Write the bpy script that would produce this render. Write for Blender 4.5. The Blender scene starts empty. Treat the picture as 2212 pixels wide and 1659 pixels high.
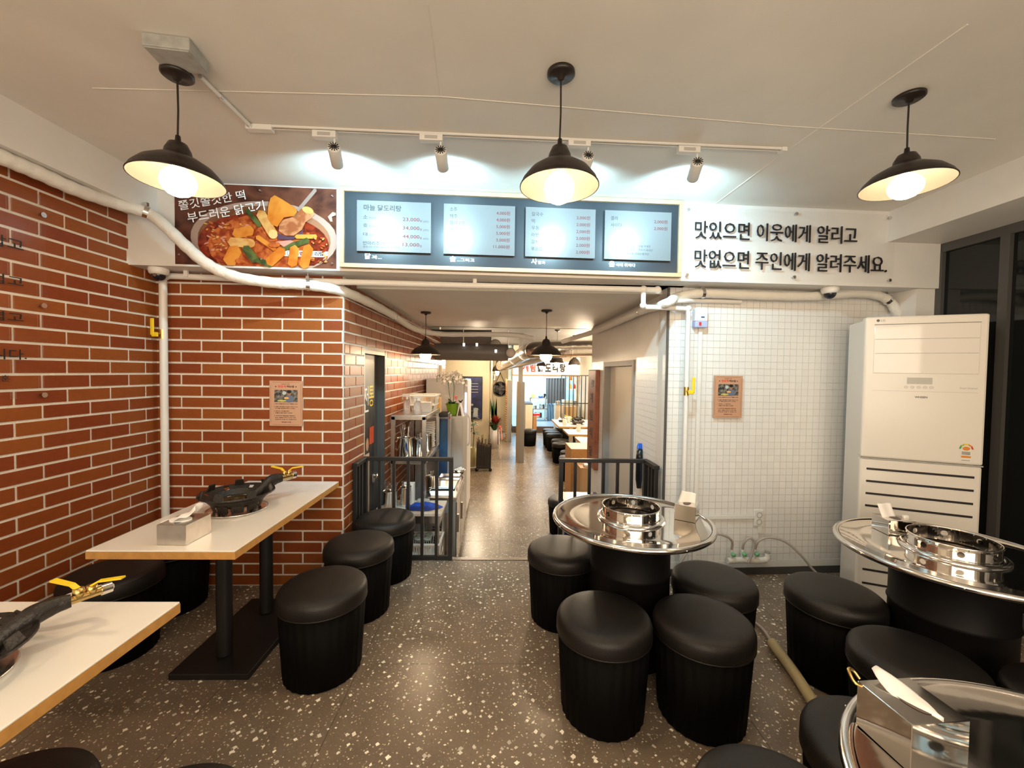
import bpy, math, random
from mathutils import Vector, Matrix
R = random.Random(7)
PI = math.pi
sc = bpy.context.scene
COL = sc.collection
# ---------------------------------------------------------------- camera
F, CX, CY, H = 880.0, 1106.0, 829.5, 1.5
def _n(v): return v.normalized()
DV = _n(Vector(((1085-CX)/F, (803-CY)/F, 1.0)))          # direction of the corridor seen from the camera
XV = Vector((1, .0135, 0)); XV.z = -(DV.x+.0135*DV.y)/DV.z; XV = _n(XV)
UV = _n(DV.cross(XV)); UV = UV if UV.y < 0 else -UV
cam = bpy.data.objects.new('camera', bpy.data.cameras.new('camera')); COL.objects.link(cam)
rt = Vector((XV.x, DV.x, UV.x)); up = -Vector((XV.y, DV.y, UV.y)); bk = -Vector((XV.z, DV.z, UV.z))
cam.matrix_world = Matrix(((rt.x, up.x, bk.x, 0), (rt.y, up.y, bk.y, 0), (rt.z, up.z, bk.z, H), (0, 0, 0, 1)))
cam.data.sensor_width = 36; cam.data.lens = F/2212*36; cam.data.clip_start = .02
sc.camera = cam
# ---------------------------------------------------------------- world, exposure
w = bpy.data.worlds.new('world'); sc.world = w; w.use_nodes = True
w.node_tree.nodes['Background'].inputs[0].default_value = (.35, .42, .55, 1)
w.node_tree.nodes['Background'].inputs[1].default_value = .05
sc.view_settings.view_transform = 'Standard'; sc.view_settings.look = 'None'
sc.view_settings.gamma = 1; sc.view_settings.use_curve_mapping = False
sc.view_settings.exposure = 1.75
BULB = 40.0; SPOT = 16.0
wl_ = bpy.data.lights.new('shopfront_fill', 'AREA'); wl_.shape = 'RECTANGLE'; wl_.size = 3.9; wl_.size_y = 1.25; wl_.energy = 30; wl_.color = (1, .82, .62)  # fill light added at the unseen shop front to lift ceiling and floor
wo_ = bpy.data.objects.new('shopfront_fill', wl_); COL.objects.link(wo_); wo_.location = (.4, -1.44, 1.55); wo_.rotation_euler = (math.radians(90), 0, 0)
# ---------------------------------------------------------------- photograph pixels -> places in the room
def ray(u, v):
    c = Vector(((u-CX)/F, (v-CY)/F, 1)); return Vector((c.dot(XV), c.dot(DV), c.dot(UV)))
def pz(u, v, z): r = ray(u, v); return r*((z-H)/r.z)+Vector((0, 0, H))
def py(u, v, y): r = ray(u, v); return r*(y/r.y)+Vector((0, 0, H))
def px(u, v, x): r = ray(u, v); return r*(x/r.x)+Vector((0, 0, H))
class Fr:
    """flat frame: origin, horizontal axis, up axis, normal towards the viewer"""
    def __init__(s, o, ex, ez=(0, 0, 1)):
        s.o = Vector(o); s.x = _n(Vector(ex)); s.z = _n(Vector(ez)); s.n = s.x.cross(s.z)
    def __call__(s, a, b, c=0): return s.o+s.x*a+s.z*b+s.n*c
    def at(s, u, v, c=0):
        r = ray(u, v); o = Vector((0, 0, H)); t = (s.o+s.n*c-o).dot(s.n)/r.dot(s.n); p = o+r*t-s.o
        return p.dot(s.x), p.dot(s.z)
# ---------------------------------------------------------------- materials
MT = {}
def mat(name, col, rough=.5, metal=0, emit=0, noise=0, nscale=20, bump=0, bscale=60, trans=0, alpha=1, rnd=0, coat=0, spec=.5, ior=1.45, aniso=0):
    if name in MT: return MT[name]
    m = bpy.data.materials.new(name); m.use_nodes = True; nt = m.node_tree; b = nt.nodes['Principled BSDF']
    c = tuple(col)+(1,)
    b.inputs['Base Color'].default_value = c; b.inputs['Roughness'].default_value = rough
    b.inputs['Metallic'].default_value = metal; b.inputs['Specular IOR Level'].default_value = spec
    b.inputs['IOR'].default_value = ior; b.inputs['Coat Weight'].default_value = coat
    if trans: b.inputs['Transmission Weight'].default_value = trans
    if alpha < 1: b.inputs['Alpha'].default_value = alpha
    if emit:
        b.inputs['Emission Color'].default_value = c; b.inputs['Emission Strength'].default_value = emit
    co = nt.nodes.new('ShaderNodeTexCoord')
    if noise or rnd:
        hs = nt.nodes.new('ShaderNodeHueSaturation'); hs.inputs['Color'].default_value = c
        nt.links.new(hs.outputs[0], b.inputs['Base Color']); ad = None
        if noise:
            nz = nt.nodes.new('ShaderNodeTexNoise'); nz.inputs['Scale'].default_value = nscale; nz.inputs['Detail'].default_value = 5
            nt.links.new(co.outputs['Object'], nz.inputs['Vector'])
            mr = nt.nodes.new('ShaderNodeMapRange'); mr.inputs['From Min'].default_value = .3; mr.inputs['From Max'].default_value = .7
            mr.inputs['To Min'].default_value = 1-noise; mr.inputs['To Max'].default_value = 1+noise
            nt.links.new(nz.outputs['Fac'], mr.inputs['Value']); ad = mr.outputs[0]
        if rnd:
            oi = nt.nodes.new('ShaderNodeObjectInfo'); m2 = nt.nodes.new('ShaderNodeMapRange')
            m2.inputs['To Min'].default_value = 1-rnd; m2.inputs['To Max'].default_value = 1+rnd
            nt.links.new(oi.outputs['Random'], m2.inputs['Value'])
            m3 = nt.nodes.new('ShaderNodeMapRange'); m3.inputs['To Min'].default_value = .495; m3.inputs['To Max'].default_value = .511
            nt.links.new(oi.outputs['Random'], m3.inputs['Value']); nt.links.new(m3.outputs[0], hs.inputs['Hue'])
            if ad:
                mu = nt.nodes.new('ShaderNodeMath'); mu.operation = 'MULTIPLY'
                nt.links.new(ad, mu.inputs[0]); nt.links.new(m2.outputs[0], mu.inputs[1]); ad = mu.outputs[0]
            else: ad = m2.outputs[0]
        nt.links.new(ad, hs.inputs['Value'])
    if bump:
        nb = nt.nodes.new('ShaderNodeTexNoise'); nb.inputs['Scale'].default_value = bscale; nb.inputs['Detail'].default_value = 4
        nt.links.new(co.outputs['Object'], nb.inputs['Vector'])
        bp = nt.nodes.new('ShaderNodeBump'); bp.inputs['Strength'].default_value = bump; bp.inputs['Distance'].default_value = .01
        nt.links.new(nb.outputs['Fac'], bp.inputs['Height']); nt.links.new(bp.outputs[0], b.inputs['Normal'])
    MT[name] = m; return m
PAINT = mat('white_paint', (.72, .70, .67), .45, bump=.25, bscale=9, noise=.03, nscale=5)
CEIL = mat('ceiling_paint', (.76, .73, .67), .5, bump=.25, bscale=7, noise=.04, nscale=3)
BRICK = mat('glazed_brick', (.25, .058, .0145), .34, noise=.10, nscale=9, rnd=.14, bump=.12, bscale=25, spec=.45)
MORTAR = mat('mortar', (.80, .77, .70), .8, bump=.4, bscale=150)
TILE = mat('white_tile', (.74, .73, .71), .25, rnd=.03, bump=.06, bscale=12)
GROUT = mat('grout', (.60, .57, .53), .8)
BLACKM = mat('black_metal', (.012, .011, .011), .45)
DARKG = mat('dark_grey_paint', (.07, .068, .066), .5)
BLEATH = mat('black_leatherette', (.0085, .007, .0065), .48, bump=.12, bscale=260)
BFAB = mat('black_side_vinyl', (.002, .0018, .0018), .7, spec=.10)
WLAM = mat('white_laminate', (.84, .82, .78), .16)
WEDGE = mat('wood_edge', (.52, .27, .075), .5, noise=.12, nscale=40)
WOOD = mat('light_oak', (.42, .28, .15), .5, noise=.10, nscale=25)
STEEL = mat('polished_steel', (.72, .69, .65), .07, 1, bump=.03, bscale=5)
STEELB = mat('brushed_steel', (.60, .57, .54), .26, 1, noise=.08, nscale=30)
STEELR = mat('rim_steel', (.74, .72, .70), .16, 1)
IRON = mat('cast_iron', (.018, .015, .013), .42, bump=.4, bscale=90)
BRASS = mat('brass', (.60, .42, .16), .3, 1)
YEL = mat('yellow_plastic', (.85, .60, .02), .4)
WPL = mat('white_plastic', (.75, .74, .71), .35)
WPIPE = mat('painted_pipe', (.74, .72, .69), .4, bump=.1, bscale=60)
WRAP = mat('white_wrap', (.76, .74, .69), .5, bump=.5, bscale=45)
TISS = mat('tissue', (.88, .87, .86), .9)
GREYBOX = mat('grey_steel_box', (.36, .36, .34), .5, noise=.15, nscale=30)
SLATE = mat('slate_board', (.019, .024, .031), .32)
SILV = mat('silver_panel', (.12, .122, .125), .32)
INK = mat('black_ink', (.015, .013, .015), .5)
RED = mat('red_ink', (.10, .008, .008), .6, spec=.2)
WINK = mat('white_ink', (.85, .85, .86), .5)
ACR = mat('clear_acrylic', (1, 1, 1), .03, trans=1, alpha=.16, ior=1.3)
GLASSD = mat('night_glass', (.006, .008, .008), .05)
BEIGE = mat('beige_wall', (.50, .42, .29), .6, noise=.03)
GWALL = mat('grey_paint', (.25, .24, .23), .5)
ACW = mat('appliance_white', (.76, .73, .68), .22)
GREEN = mat('leaf_green', (.035, .10, .03), .5, noise=.3, nscale=15)
def terrazzo(name, base, s):
    m = bpy.data.materials.new(name); m.use_nodes = True; nt = m.node_tree; b = nt.nodes['Principled BSDF']
    g = nt.nodes.new('ShaderNodeNewGeometry'); N = nt.nodes.new; L = nt.links.new
    cur = None
    nz = N('ShaderNodeTexNoise'); nz.inputs['Scale'].default_value = 3; nz.inputs['Detail'].default_value = 6; L(g.outputs['Position'], nz.inputs['Vector'])
    rp = N('ShaderNodeValToRGB'); rp.color_ramp.elements[0].position = .3; rp.color_ramp.elements[1].position = .7
    rp.color_ramp.elements[0].color = tuple(c*.8 for c in base)+(1,); rp.color_ramp.elements[1].color = tuple(c*1.2 for c in base)+(1,)
    L(nz.outputs['Fac'], rp.inputs[0]); cur = rp.outputs[0]
    for i, (scale, lo, hi, col) in enumerate([(s*2.3, .10, .34, (.22, .19, .15)), (s*1.4, .10, .36, (.62, .54, .40)), (s*.72, .04, .37, (.95, .90, .78))]):
        wv = N('ShaderNodeTexNoise'); wv.inputs['Scale'].default_value = scale*1.3; L(g.outputs['Position'], wv.inputs['Vector'])
        mx = N('ShaderNodeMixRGB'); mx.blend_type = 'ADD'; mx.inputs[0].default_value = .012; L(g.outputs['Position'], mx.inputs[1]); L(wv.outputs['Color'], mx.inputs[2])
        vo = N('ShaderNodeTexVoronoi'); vo.inputs['Scale'].default_value = scale; vo.distance = 'MANHATTAN' if i else 'EUCLIDEAN'
        L(mx.outputs[0], vo.inputs['Vector'])
        sp = N('ShaderNodeSeparateColor'); L(vo.outputs['Color'], sp.inputs[0])
        mr = N('ShaderNodeMapRange'); mr.inputs['To Min'].default_value = lo; mr.inputs['To Max'].default_value = hi*(1.25 if i else 1); L(sp.outputs[0], mr.inputs['Value'])
        lt = N('ShaderNodeMath'); lt.operation = 'LESS_THAN'; L(vo.outputs['Distance'], lt.inputs[0]); L(mr.outputs[0], lt.inputs[1])
        mc = N('ShaderNodeMixRGB'); L(lt.outputs[0], mc.inputs[0]); L(cur, mc.inputs[1])
        hs = N('ShaderNodeHueSaturation'); hs.inputs['Color'].default_value = col+(1,)
        m2 = N('ShaderNodeMapRange'); m2.inputs['To Min'].default_value = .55; m2.inputs['To Max'].default_value = 1.25; L(sp.outputs[1], m2.inputs['Value']); L(m2.outputs[0], hs.inputs['Value'])
        L(hs.outputs[0], mc.inputs[2]); cur = mc.outputs[0]
    L(cur, b.inputs['Base Color']); b.inputs['Roughness'].default_value = .27; b.inputs['Specular IOR Level'].default_value = .4
    MT[name] = m; return m
TERR = terrazzo('terrazzo', (.205, .16, .12), 50)
TERR2 = terrazzo('terrazzo_inner', (.20, .15, .105), 70)
# ---------------------------------------------------------------- mesh builder
class MB:
    def __init__(s): s.v = []; s.f = []; s.m = []; s.s = []; s.mats = []; s.cuts = []; s.pre = None
    def mi(s, m):
        if m not in s.mats: s.mats.append(m)
        return s.mats.index(m)
    def add(s, vs, fs, m, smooth=False):
        k = len(s.v); s.v += [tuple(p) for p in vs]; i = s.mi(m)
        for f in fs: s.f.append(tuple(a+k for a in f)); s.m.append(i); s.s.append(smooth)
        return s
    def box(s, x0, x1, y0, y1, z0, z1, m, fr=None):
        vs = [Vector((x, y, z)) for x in (x0, x1) for y in (y0, y1) for z in (z0, z1)]
        if fr: vs = [fr(p.x, p.z, -p.y) for p in vs]
        return s.add(vs, [(0, 1, 3, 2), (4, 6, 7, 5), (0, 4, 5, 1), (2, 3, 7, 6), (0, 2, 6, 4), (1, 5, 7, 3)], m)
    def tube(s, pts, r, m, n=10, caps=True, rr=None, smooth=True):
        pts = [Vector(p) for p in pts]; k = len(pts); vs = []; prev = None
        for i, p in enumerate(pts):
            t = (pts[min(i+1, k-1)]-pts[max(i-1, 0)]); t = _n(t)
            if prev is None:
                a = Vector((0, 0, 1)) if abs(t.z) < .9 else Vector((1, 0, 0)); a = _n(a-t*a.dot(t))
            else: a = _n(prev-t*prev.dot(t))
            prev = a; b = t.cross(a); q = rr[i] if rr else r
            vs += [p+(a*math.cos(j*2*PI/n)+b*math.sin(j*2*PI/n))*q for j in range(n)]
        fs = [(i*n+j, i*n+(j+1) % n, (i+1)*n+(j+1) % n, (i+1)*n+j) for i in range(k-1) for j in range(n)]
        s.add(vs, fs, m, smooth)
        if caps: s.add(vs[:n], [tuple(range(n))[::-1]], m); s.add(vs[-n:], [tuple(range(n))], m)
        return s
    def lathe(s, prof, m, c=(0, 0, 0), n=32, smooth=True, ax=None, rad=None, cap=True):
        """profile [(r,z)] about the z axis (or about ax)"""
        c = Vector(c); q = Vector((0, 0, 1)).rotation_difference(Vector(ax)) if ax else None
        vs = []
        for r, z in prof:
            for j in range(n):
                a = j*2*PI/n; r2 = r*(rad(a, z) if rad else 1); p = Vector((r2*math.cos(a), r2*math.sin(a), z))
                vs.append(c+(q @ p if q else p))
        fs = [(i*n+j, i*n+(j+1) % n, (i+1)*n+(j+1) % n, (i+1)*n+j) for i in range(len(prof)-1) for j in range(n)]
        s.add(vs, fs, m, smooth)
        if cap and prof[0][0] > 1e-4: s.add(vs[:n], [tuple(range(n))[::-1]], m)
        if cap and prof[-1][0] > 1e-4: s.add(vs[-n:], [tuple(range(n))], m)
        return s
    def ring(s, c, r, t, m, ax=None, n=32, k=8):
        q = Vector((0, 0, 1)).rotation_difference(Vector(ax)) if ax else None; c = Vector(c); vs = []
        for j in range(n):
            a = j*2*PI/n
            for i in range(k):
                b = i*2*PI/k; p = Vector(((r+t*math.cos(b))*math.cos(a), (r+t*math.cos(b))*math.sin(a), t*math.sin(b))); vs.append(c+(q @ p if q else p))
        return s.add(vs, [(j*k+i, ((j+1) % n)*k+i, ((j+1) % n)*k+(i+1) % k, j*k+(i+1) % k) for j in range(n) for i in range(k)], m, True)
    def ball(s, c, r, m, n=16, sz=1):
        return s.lathe([(max(r*math.sin(i*PI/n), 0), -r*sz*math.cos(i*PI/n)) for i in range(n+1)], m, c, n*2)
    def poly(s, fr, pts, c, m, th=0):
        vs = [fr(a, b, c) for a, b in pts]; k = len(vs)
        ar = sum(pts[i][0]*pts[(i+1) % k][1]-pts[(i+1) % k][0]*pts[i][1] for i in range(k))
        if ar < 0: vs = vs[::-1]; pts = pts[::-1]
        s.add(vs, [tuple(range(k))], m)
        if th:
            wv = [fr(a, b, c-th) for a, b in pts]; s.add(vs+wv, [(i, i+k, (i+1) % k+k, (i+1) % k) for i in range(k)], m)
        return s
    def ell(s, fr, a, b, ra, rb, c, m, rot=0, n=32, th=0, a0=0, a1=2*PI):
        P = []
        for i in range(n):
            t = a0+(a1-a0)*i/(n if a1-a0 > 6.2 else n-1); x, y = ra*math.cos(t), rb*math.sin(t)
            P.append((a+x*math.cos(rot)-y*math.sin(rot), b+x*math.sin(rot)+y*math.cos(rot)))
        return s.poly(fr, P, c, m, th)
    def rect(s, fr, a0, a1, b0, b1, c, m, th=0): return s.poly(fr, [(a0, b0), (a1, b0), (a1, b1), (a0, b1)], c, m, th)
    def text(s, fr, body, a0, b0, a1, b1, c, m, th=0, bold=0, rot=0, keep=False):
        """lettering fitted into the rectangle a0..a1, b0..b1 of the frame"""
        vs, fs = glyphs(body, bold); s.cuts.append((len(s.f), len(s.v)))
        x0 = min(p[0] for p in vs); x1 = max(p[0] for p in vs); y0 = min(p[1] for p in vs); y1 = max(p[1] for p in vs)
        sx = (a1-a0)/(x1-x0); sy = (b1-b0)/(y1-y0)
        if keep: sx = sy = min(sx, sy)
        cr, sr = math.cos(rot), math.sin(rot)
        P = [((x-x0)*sx, (y-y0)*sy) for x, y in vs]; P = [(a0+x*cr-y*sr, b0+x*sr+y*cr) for x, y in P]
        s.add([fr(a, b, c) for a, b in P], fs, m)
        if th: s.add([fr(a, b, c-th) for a, b in P], fs, m)
        if th:
            ed = {}
            for f in fs:
                for i in range(len(f)):
                    e = (f[i], f[(i+1) % len(f)]); ed[tuple(sorted(e))] = None if tuple(sorted(e)) in ed else e
            for e in ed.values():
                if e: s.add([fr(*P[e[0]], c), fr(*P[e[0]], c-th), fr(*P[e[1]], c-th), fr(*P[e[1]], c)], [(0, 1, 2, 3)], m)
        return s
    def build(s, name, parent=None, bevel=0, seg=2, local=None):
        if len(s.cuts) > 1 or (s.cuts and s.cuts[0][0] > 0):
            cu = s.cuts; s.cuts = []; res = []
            if cu[0][0] > 0: cu = [(0, 0)]+cu
            for i, (f0, v0) in enumerate(cu):
                f1, v1 = cu[i+1] if i+1 < len(cu) else (len(s.f), len(s.v))
                m = MB(); m.v = s.v[v0:v1]; m.f = [tuple(a-v0 for a in f) for f in s.f[f0:f1]]; m.mats = s.mats; m.m = s.m[f0:f1]; m.s = s.s[f0:f1]
                used = sorted(set(m.m)); m.mats = [s.mats[a] for a in used]; m.m = [used.index(a) for a in m.m]
                res.append(m.build(name if not (i == 0 and s.pre) else s.pre, parent))
            return res[0]
        me = bpy.data.meshes.new(name)
        vs = s.v
        if local is not None: vs = [tuple(Vector(p)-local) for p in vs]
        me.from_pydata(vs, [], s.f)
        for m in s.mats: me.materials.append(m)
        me.polygons.foreach_set('material_index', s.m); me.polygons.foreach_set('use_smooth', s.s); me.update()
        o = bpy.data.objects.new(name, me); COL.objects.link(o)
        if local is not None and parent is None: o.location = local
        if parent: o.parent = parent
        if bevel:
            b = o.modifiers.new('bevel', 'BEVEL'); b.width = bevel; b.segments = seg; b.limit_method = 'ANGLE'
        return o
GC = {}
def glyphs(body, bold=0):
    if (body, bold) in GC: return GC[(body, bold)]
    cu = bpy.data.curves.new('t', 'FONT'); cu.body = body; cu.resolution_u = 2; cu.fill_mode = 'FRONT'; cu.offset = bold; cu.size = 1
    o = bpy.data.objects.new('t', cu); COL.objects.link(o)
    me = bpy.data.meshes.new_from_object(o.evaluated_get(bpy.context.evaluated_depsgraph_get()))
    r = ([(v.co.x, v.co.y) for v in me.vertices], [tuple(p.vertices) for p in me.polygons])
    bpy.data.objects.remove(o); bpy.data.curves.remove(cu); bpy.data.meshes.remove(me)
    GC[(body, bold)] = r; return r
def thing(name, label, cat, loc=(0, 0, 0), rz=0, group=None):
    o = bpy.data.objects.new(name, None); COL.objects.link(o); o.empty_display_size = .05
    o.location = loc; o.rotation_euler = (0, 0, rz); return tag(o, label, cat, group)
def tag(o, label, cat, group=None):
    o['label'] = label; o['category'] = cat
    if group: o['group'] = group
    return o
def struct(o): o['kind'] = 'structure'; return o
def dup(root, loc, rz, label, scale=1, group=None):
    r = root.copy(); COL.objects.link(r); r.location = loc; r.rotation_euler = (0, 0, rz); r.scale = (scale,)*3; r['label'] = label
    if group: r['group'] = group
    for ch in list(root.children):
        c = ch.copy(); COL.objects.link(c); c.parent = r
        for g in list(ch.children):
            d = g.copy(); COL.objects.link(d); d.parent = c
    return r
def inst(src, name, parent, loc, rz=0, scale=(1, 1, 1)):
    o = bpy.data.objects.new(name, src.data); COL.objects.link(o); o.parent = parent; o.location = loc; o.rotation_euler = (0, 0, rz); o.scale = scale; return o
def spline(pts, k=6):
    P = [Vector(p) for p in pts]; P = [P[0]*2-P[1]]+P+[P[-1]*2-P[-2]]; out = []
    for i in range(1, len(P)-2):
        for j in range(k):
            t = j/k; a, b, c, d = P[i-1], P[i], P[i+1], P[i+2]
            out.append(.5*((2*b)+(c-a)*t+(2*a-5*b+4*c-d)*t*t+(3*b-a-3*c+d)*t**3))
    return out+[P[-2]]
def bulb_mat(name, col, st):
    m = mat(name, col, .5, emit=st); return m
BU = bulb_mat('lit_bulb', (1, .74, .46), BULB)
# ================================================================ SETTING
XL, YB, ZC, ZB, ZI = -2.33, 2.82, 2.65, 2.13, -.5      # left wall, brick back wall, ceiling, beam underside, inner floor
XR = 3.07
# floor of terrazzo tiles
fl = struct(MB().box(-2.45, 3.3, -1.4, 3.20, -.12, -.006, GROUT).build('floor'))
tl = None
xs = [-2.45, -1.90, -1.30, -.70, -.10, .50, 1.10, 1.70, 2.30, 2.90, 3.3]; ys = [-1.4, -.95, -.35, .25, .85, 1.45, 2.05, 2.65, 3.195]
for i in range(len(xs)-1):
    for j in range(len(ys)-1):
        MB().box(xs[i]+.0012, xs[i+1]-.0012, ys[j]+.0012, ys[j+1]-.0012, -.006, 0, TERR).build('floor_tile', fl)
struct(MB().box(-1.3, 1.3, 3.2, 3.245, -.02, .004, STEELB).box(-1.3, 1.3, 3.2, 3.26, -.5, -.02, GWALL).build('trim_1'))
st = struct(MB().box(-1.09, 1.2, 3.26, 3.50, ZI, -.17, TERR2).box(-1.09, 1.2, 3.50, 3.74, ZI, -.34, TERR2).build('floor'))
fi = struct(MB().box(-3.2, 3.6, 3.2, 17.5, -.62, ZI-.006, GROUT).build('floor'))
for i in range(8):
    for j in range(14):
        MB().box(-2.4+i*.6, -1.803+i*.6, 3.26+j*.75, 4.007+j*.75, ZI-.006, ZI, TERR2).build('floor_tile', fi)
# brick walls
def brick_unit(L):
    b = MB(); b.box(-L/2, L/2, -.006, .006, -.032, .032, BRICK); return b
def brick_wall(wallname, fr, a0, a1, b0, b1, period, j0, z0, back, holes=(), near=1e9, y_of=None):
    """bricks a0..a1 along, b0..b1 up; j0 = joint of even rows; courses at z0+k*.0765"""
    wm = MB(); hs_ = [h for h in holes if h[2] < 0]
    if hs_:
        h0, h1, _, g1 = hs_[0]; wm.box(a0, h0, 0, .14, b0, b1, MORTAR, fr).box(h1, a1, 0, .14, b0, b1, MORTAR, fr).box(h0, h1, 0, .14, g1-.03, b1, MORTAR, fr)
    else: wm.box(a0, a1, 0, .14, b0, b1, MORTAR, fr)
    w_ = struct(wm.build(wallname))
    pr = None; far = MB(); nf = 0; gap = .0135; hh = .0765-gap; cnt = 0
    k0 = int(math.floor((b0-z0)/.0765))-1
    base = MB().box(-.5, .5, -.5, .5, -.5, .5, BRICK)
    me = None
    for k in range(k0, 200):
        zb = z0+k*.0765+gap/2; zt = zb+hh
        if zb > b1: break
        zb = max(zb, b0); zt = min(zt, b1)
        if zt-zb < .012: continue
        off = j0 if k % 2 else j0+period/2
        n0 = int(math.floor((a0-off)/period))-1
        for q in range(n0, n0+200):
            x0 = off+q*period+gap/2; x1 = x0+period-gap
            if x0 > a1: break
            x0 = max(x0, a0+.002); x1 = min(x1, a1-.002)
            segs = [(x0, x1)]
            for (h0, h1, g0, g1) in holes:
                if zt > g0+.01 and zb < g1-.01:
                    ns = []
                    for s0, s1 in segs:
                        if s1 <= h0 or s0 >= h1: ns.append((s0, s1)); continue
                        if s0 < h0: ns.append((s0, h0))
                        if s1 > h1: ns.append((h1, s1))
                    segs = ns
            for s0, s1 in segs:
                if s1-s0 < .012: continue
                if s0 > near or cnt >= 298: far.box(s0, s1, -.006, 0, zb, zt, BRICK, fr); nf += 1; continue
                cnt += 1
                if me is None: me = base.build('brick'); bpy.data.objects.remove(me); me = bpy.data.meshes['brick']
                o = bpy.data.objects.new('brick', me); COL.objects.link(o); o.parent = w_
                c = fr((s0+s1)/2, (zb+zt)/2, 0)
                M = Matrix.Identity(4)
                for i_, ax in enumerate((fr.x*(s1-s0), fr.n*(.012+R.uniform(-.0012, .0012)), fr.z*(zt-zb))):
                    for j_ in range(3): M[j_][i_] = ax[j_]
                M.translation = c; o.matrix_local = M
    if nf:
        f_ = far.build('brick', w_); f_['kind'] = 'stuff'; f_['label'] = 'far bricks running on along the wall'
    return w_
FL = Fr((XL, 0, 0), (0, 1, 0)); FL.n = Vector((1, 0, 0))
brick_wall('wall_left', FL, 1.25, 2.82, 0, 2.44, .240, 2.116, 1.4545, .1)
struct(MB().box(XL-.14, XL, -1.4, 1.25, 0, 2.65, PAINT).box(XL-.14, XL, 1.25, 2.82, 2.44, 2.65, PAINT).build('wall_left'))
FB = Fr((0, YB, 0), (1, .004, 0))
brick_wall('wall_back', FB, XL, -1.09, 0, ZB+.1, .2695, -1.63, 1.4545, .1)
FC = Fr((-1.09, 0, 0), (0, 1, 0)); FC.n = Vector((1, 0, 0))
DY0, DY1, DZ = 3.25, 3.79, 1.63
wc = brick_wall('wall_corridor', FC, YB+.015, 7.8, ZI, 2.12, .24, 3.045, 1.4545, .1, holes=[(DY0-.02, DY1+.02, -1, DZ+.03), (6.9, 7.3, 1.35, 1.62)], near=5.3)
struct(MB().box(XL-.14, -1.235, YB+.14, 8, ZI, 2.12, PAINT).build('wall_corridor'))
# tiled wall on the right
TW = math.atan(.05); FT = Fr((1.20, 2.95, 0), (math.cos(TW), math.sin(TW), 0))
tw = struct(MB().box(0, 1.95, .004, .15, .0, ZB+.1, GROUT, FT).build('wall_right'))
P_ = .0498; tm = None; stf = MB(); cnt = 0
for i in range(38):
    for j in range(41):
        x0, z0_ = i*P_+.002, .105+j*P_
        if z0_ > ZB: continue
        if 7 <= i < 22 and 9 <= j < 29:
            if tm is None:
                tm = MB().box(-P_/2+.0011, P_/2-.0011, 0, .004, -P_/2+.0011, P_/2-.0011, TILE).build('wall_tile'); bpy.data.objects.remove(tm); tm = bpy.data.meshes['wall_tile']
            o = bpy.data.objects.new('wall_tile', tm); COL.objects.link(o); o.parent = tw
            o.location = FT(x0+P_/2, z0_+P_/2, 0); o.rotation_euler = (0, 0, TW)
        else: stf.box(x0+.0011, x0+P_-.0011, 0, .004, z0_+.0011, z0_+P_-.0011, TILE, FT)
so = stf.build('wall_tile', tw); so['kind'] = 'stuff'
struct(MB().box(0, 1.95, -.004, .01, .055, .105, WPL, FT).box(0, 1.95, -.008, .01, 0, .055, DARKG, FT).build('baseboard_right'))
# corridor wall on the right: tiled below, plain above, with a doorway
EY = 5.45
def wallx(mb, x0, x1, y0, y1, z0, z1, m, hole):
    h0, h1, g0, g1 = hole
    mb.box(x0, x1, y0, h0, z0, z1, m); mb.box(x0, x1, h1, y1, z0, z1, m); mb.box(x0, x1, h0, h1, g1, z1, m)
cr = MB(); wallx(cr, 1.2, 1.32, 2.972, EY, ZI, ZB, PAINT, (3.66, 4.75, ZI, 1.62)); cw = struct(cr.build('wall_corridor'))
FD = Fr((1.2, 0, 0), (0, -1, 0)); FD.n = Vector((-1, 0, 0))
s2 = MB()
for i in range(49):
    for j in range(43):
        y0 = 2.965+i*P_; z0_ = ZI+j*P_
        if y0+P_ > 3.64 and y0 < 4.80 and z0_ < 1.66: continue
        s2.box(1.1965, 1.2, y0+.001, y0+P_-.001, z0_+.001, z0_+P_-.001, TILE)
so = s2.build('wall_tile', cw); so['kind'] = 'stuff'
struct(MB().box(1.192, 1.206, 2.938, 2.953, 0, ZB, DARKG).build('trim_2'))
d_ = struct(MB().box(1.185, 1.30, 3.655, 3.70, ZI, 1.625, GWALL).box(1.185, 1.30, 4.70, 4.755, ZI, 1.625, GWALL).box(1.185, 1.30, 3.70, 4.70, 1.575, 1.625, GWALL).build('door_1'))
MB().box(1.26, 1.29, 3.70, 4.70, ZI, 1.575, mat('door_cream', (.50, .46, .40), .5)).build('door_leaf', d_)
# corridor doorway in the brick wall, leaf covered with a printed poster
FE = Fr((-1.15, DY0, ZI), (0, 1, 0)); FE.n = Vector((1, 0, 0))
d2 = struct(MB().box(-1.16, -1.085, DY1, DY1+.022, ZI, DZ+.03, DARKG).box(-1.16, -1.085, DY0-.022, DY0, ZI, DZ+.03, mat('jamb_cream', (.55, .50, .42), .5)).box(-1.16, -1.085, DY0, DY1, DZ, DZ+.03, MT['jamb_cream']).build('door_2'))
MB().box(-1.19, -1.152, DY0, DY1, ZI, DZ, DARKG).build('door_leaf', d2)
dp = MB(); dh = DZ-ZI
pgrey = mat('print_grey', (.20, .19, .16), .4); pskin = mat('print_skin', (.55, .28, .16), .5); pred = mat('print_red', (.55, .06, .015), .5); pcream = mat('print_cream', (.60, .45, .33), .5)
dp.rect(FE, .0, .44, .75, dh-.04, .001, mat('print_dark', (.03, .026, .024), .4)).rect(FE, 0, .44, 1.75, dh-.06, .0015, pgrey)
for a, b, s_ in ((.02, 1.62, 1), (.16, 1.64, 1)): dp.text(FE, '전', a, b, a+.12, b+.22, .003, WINK)
dp.text(FE, '통', .29, 1.68, .42, 1.86, .003, YEL)
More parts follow.
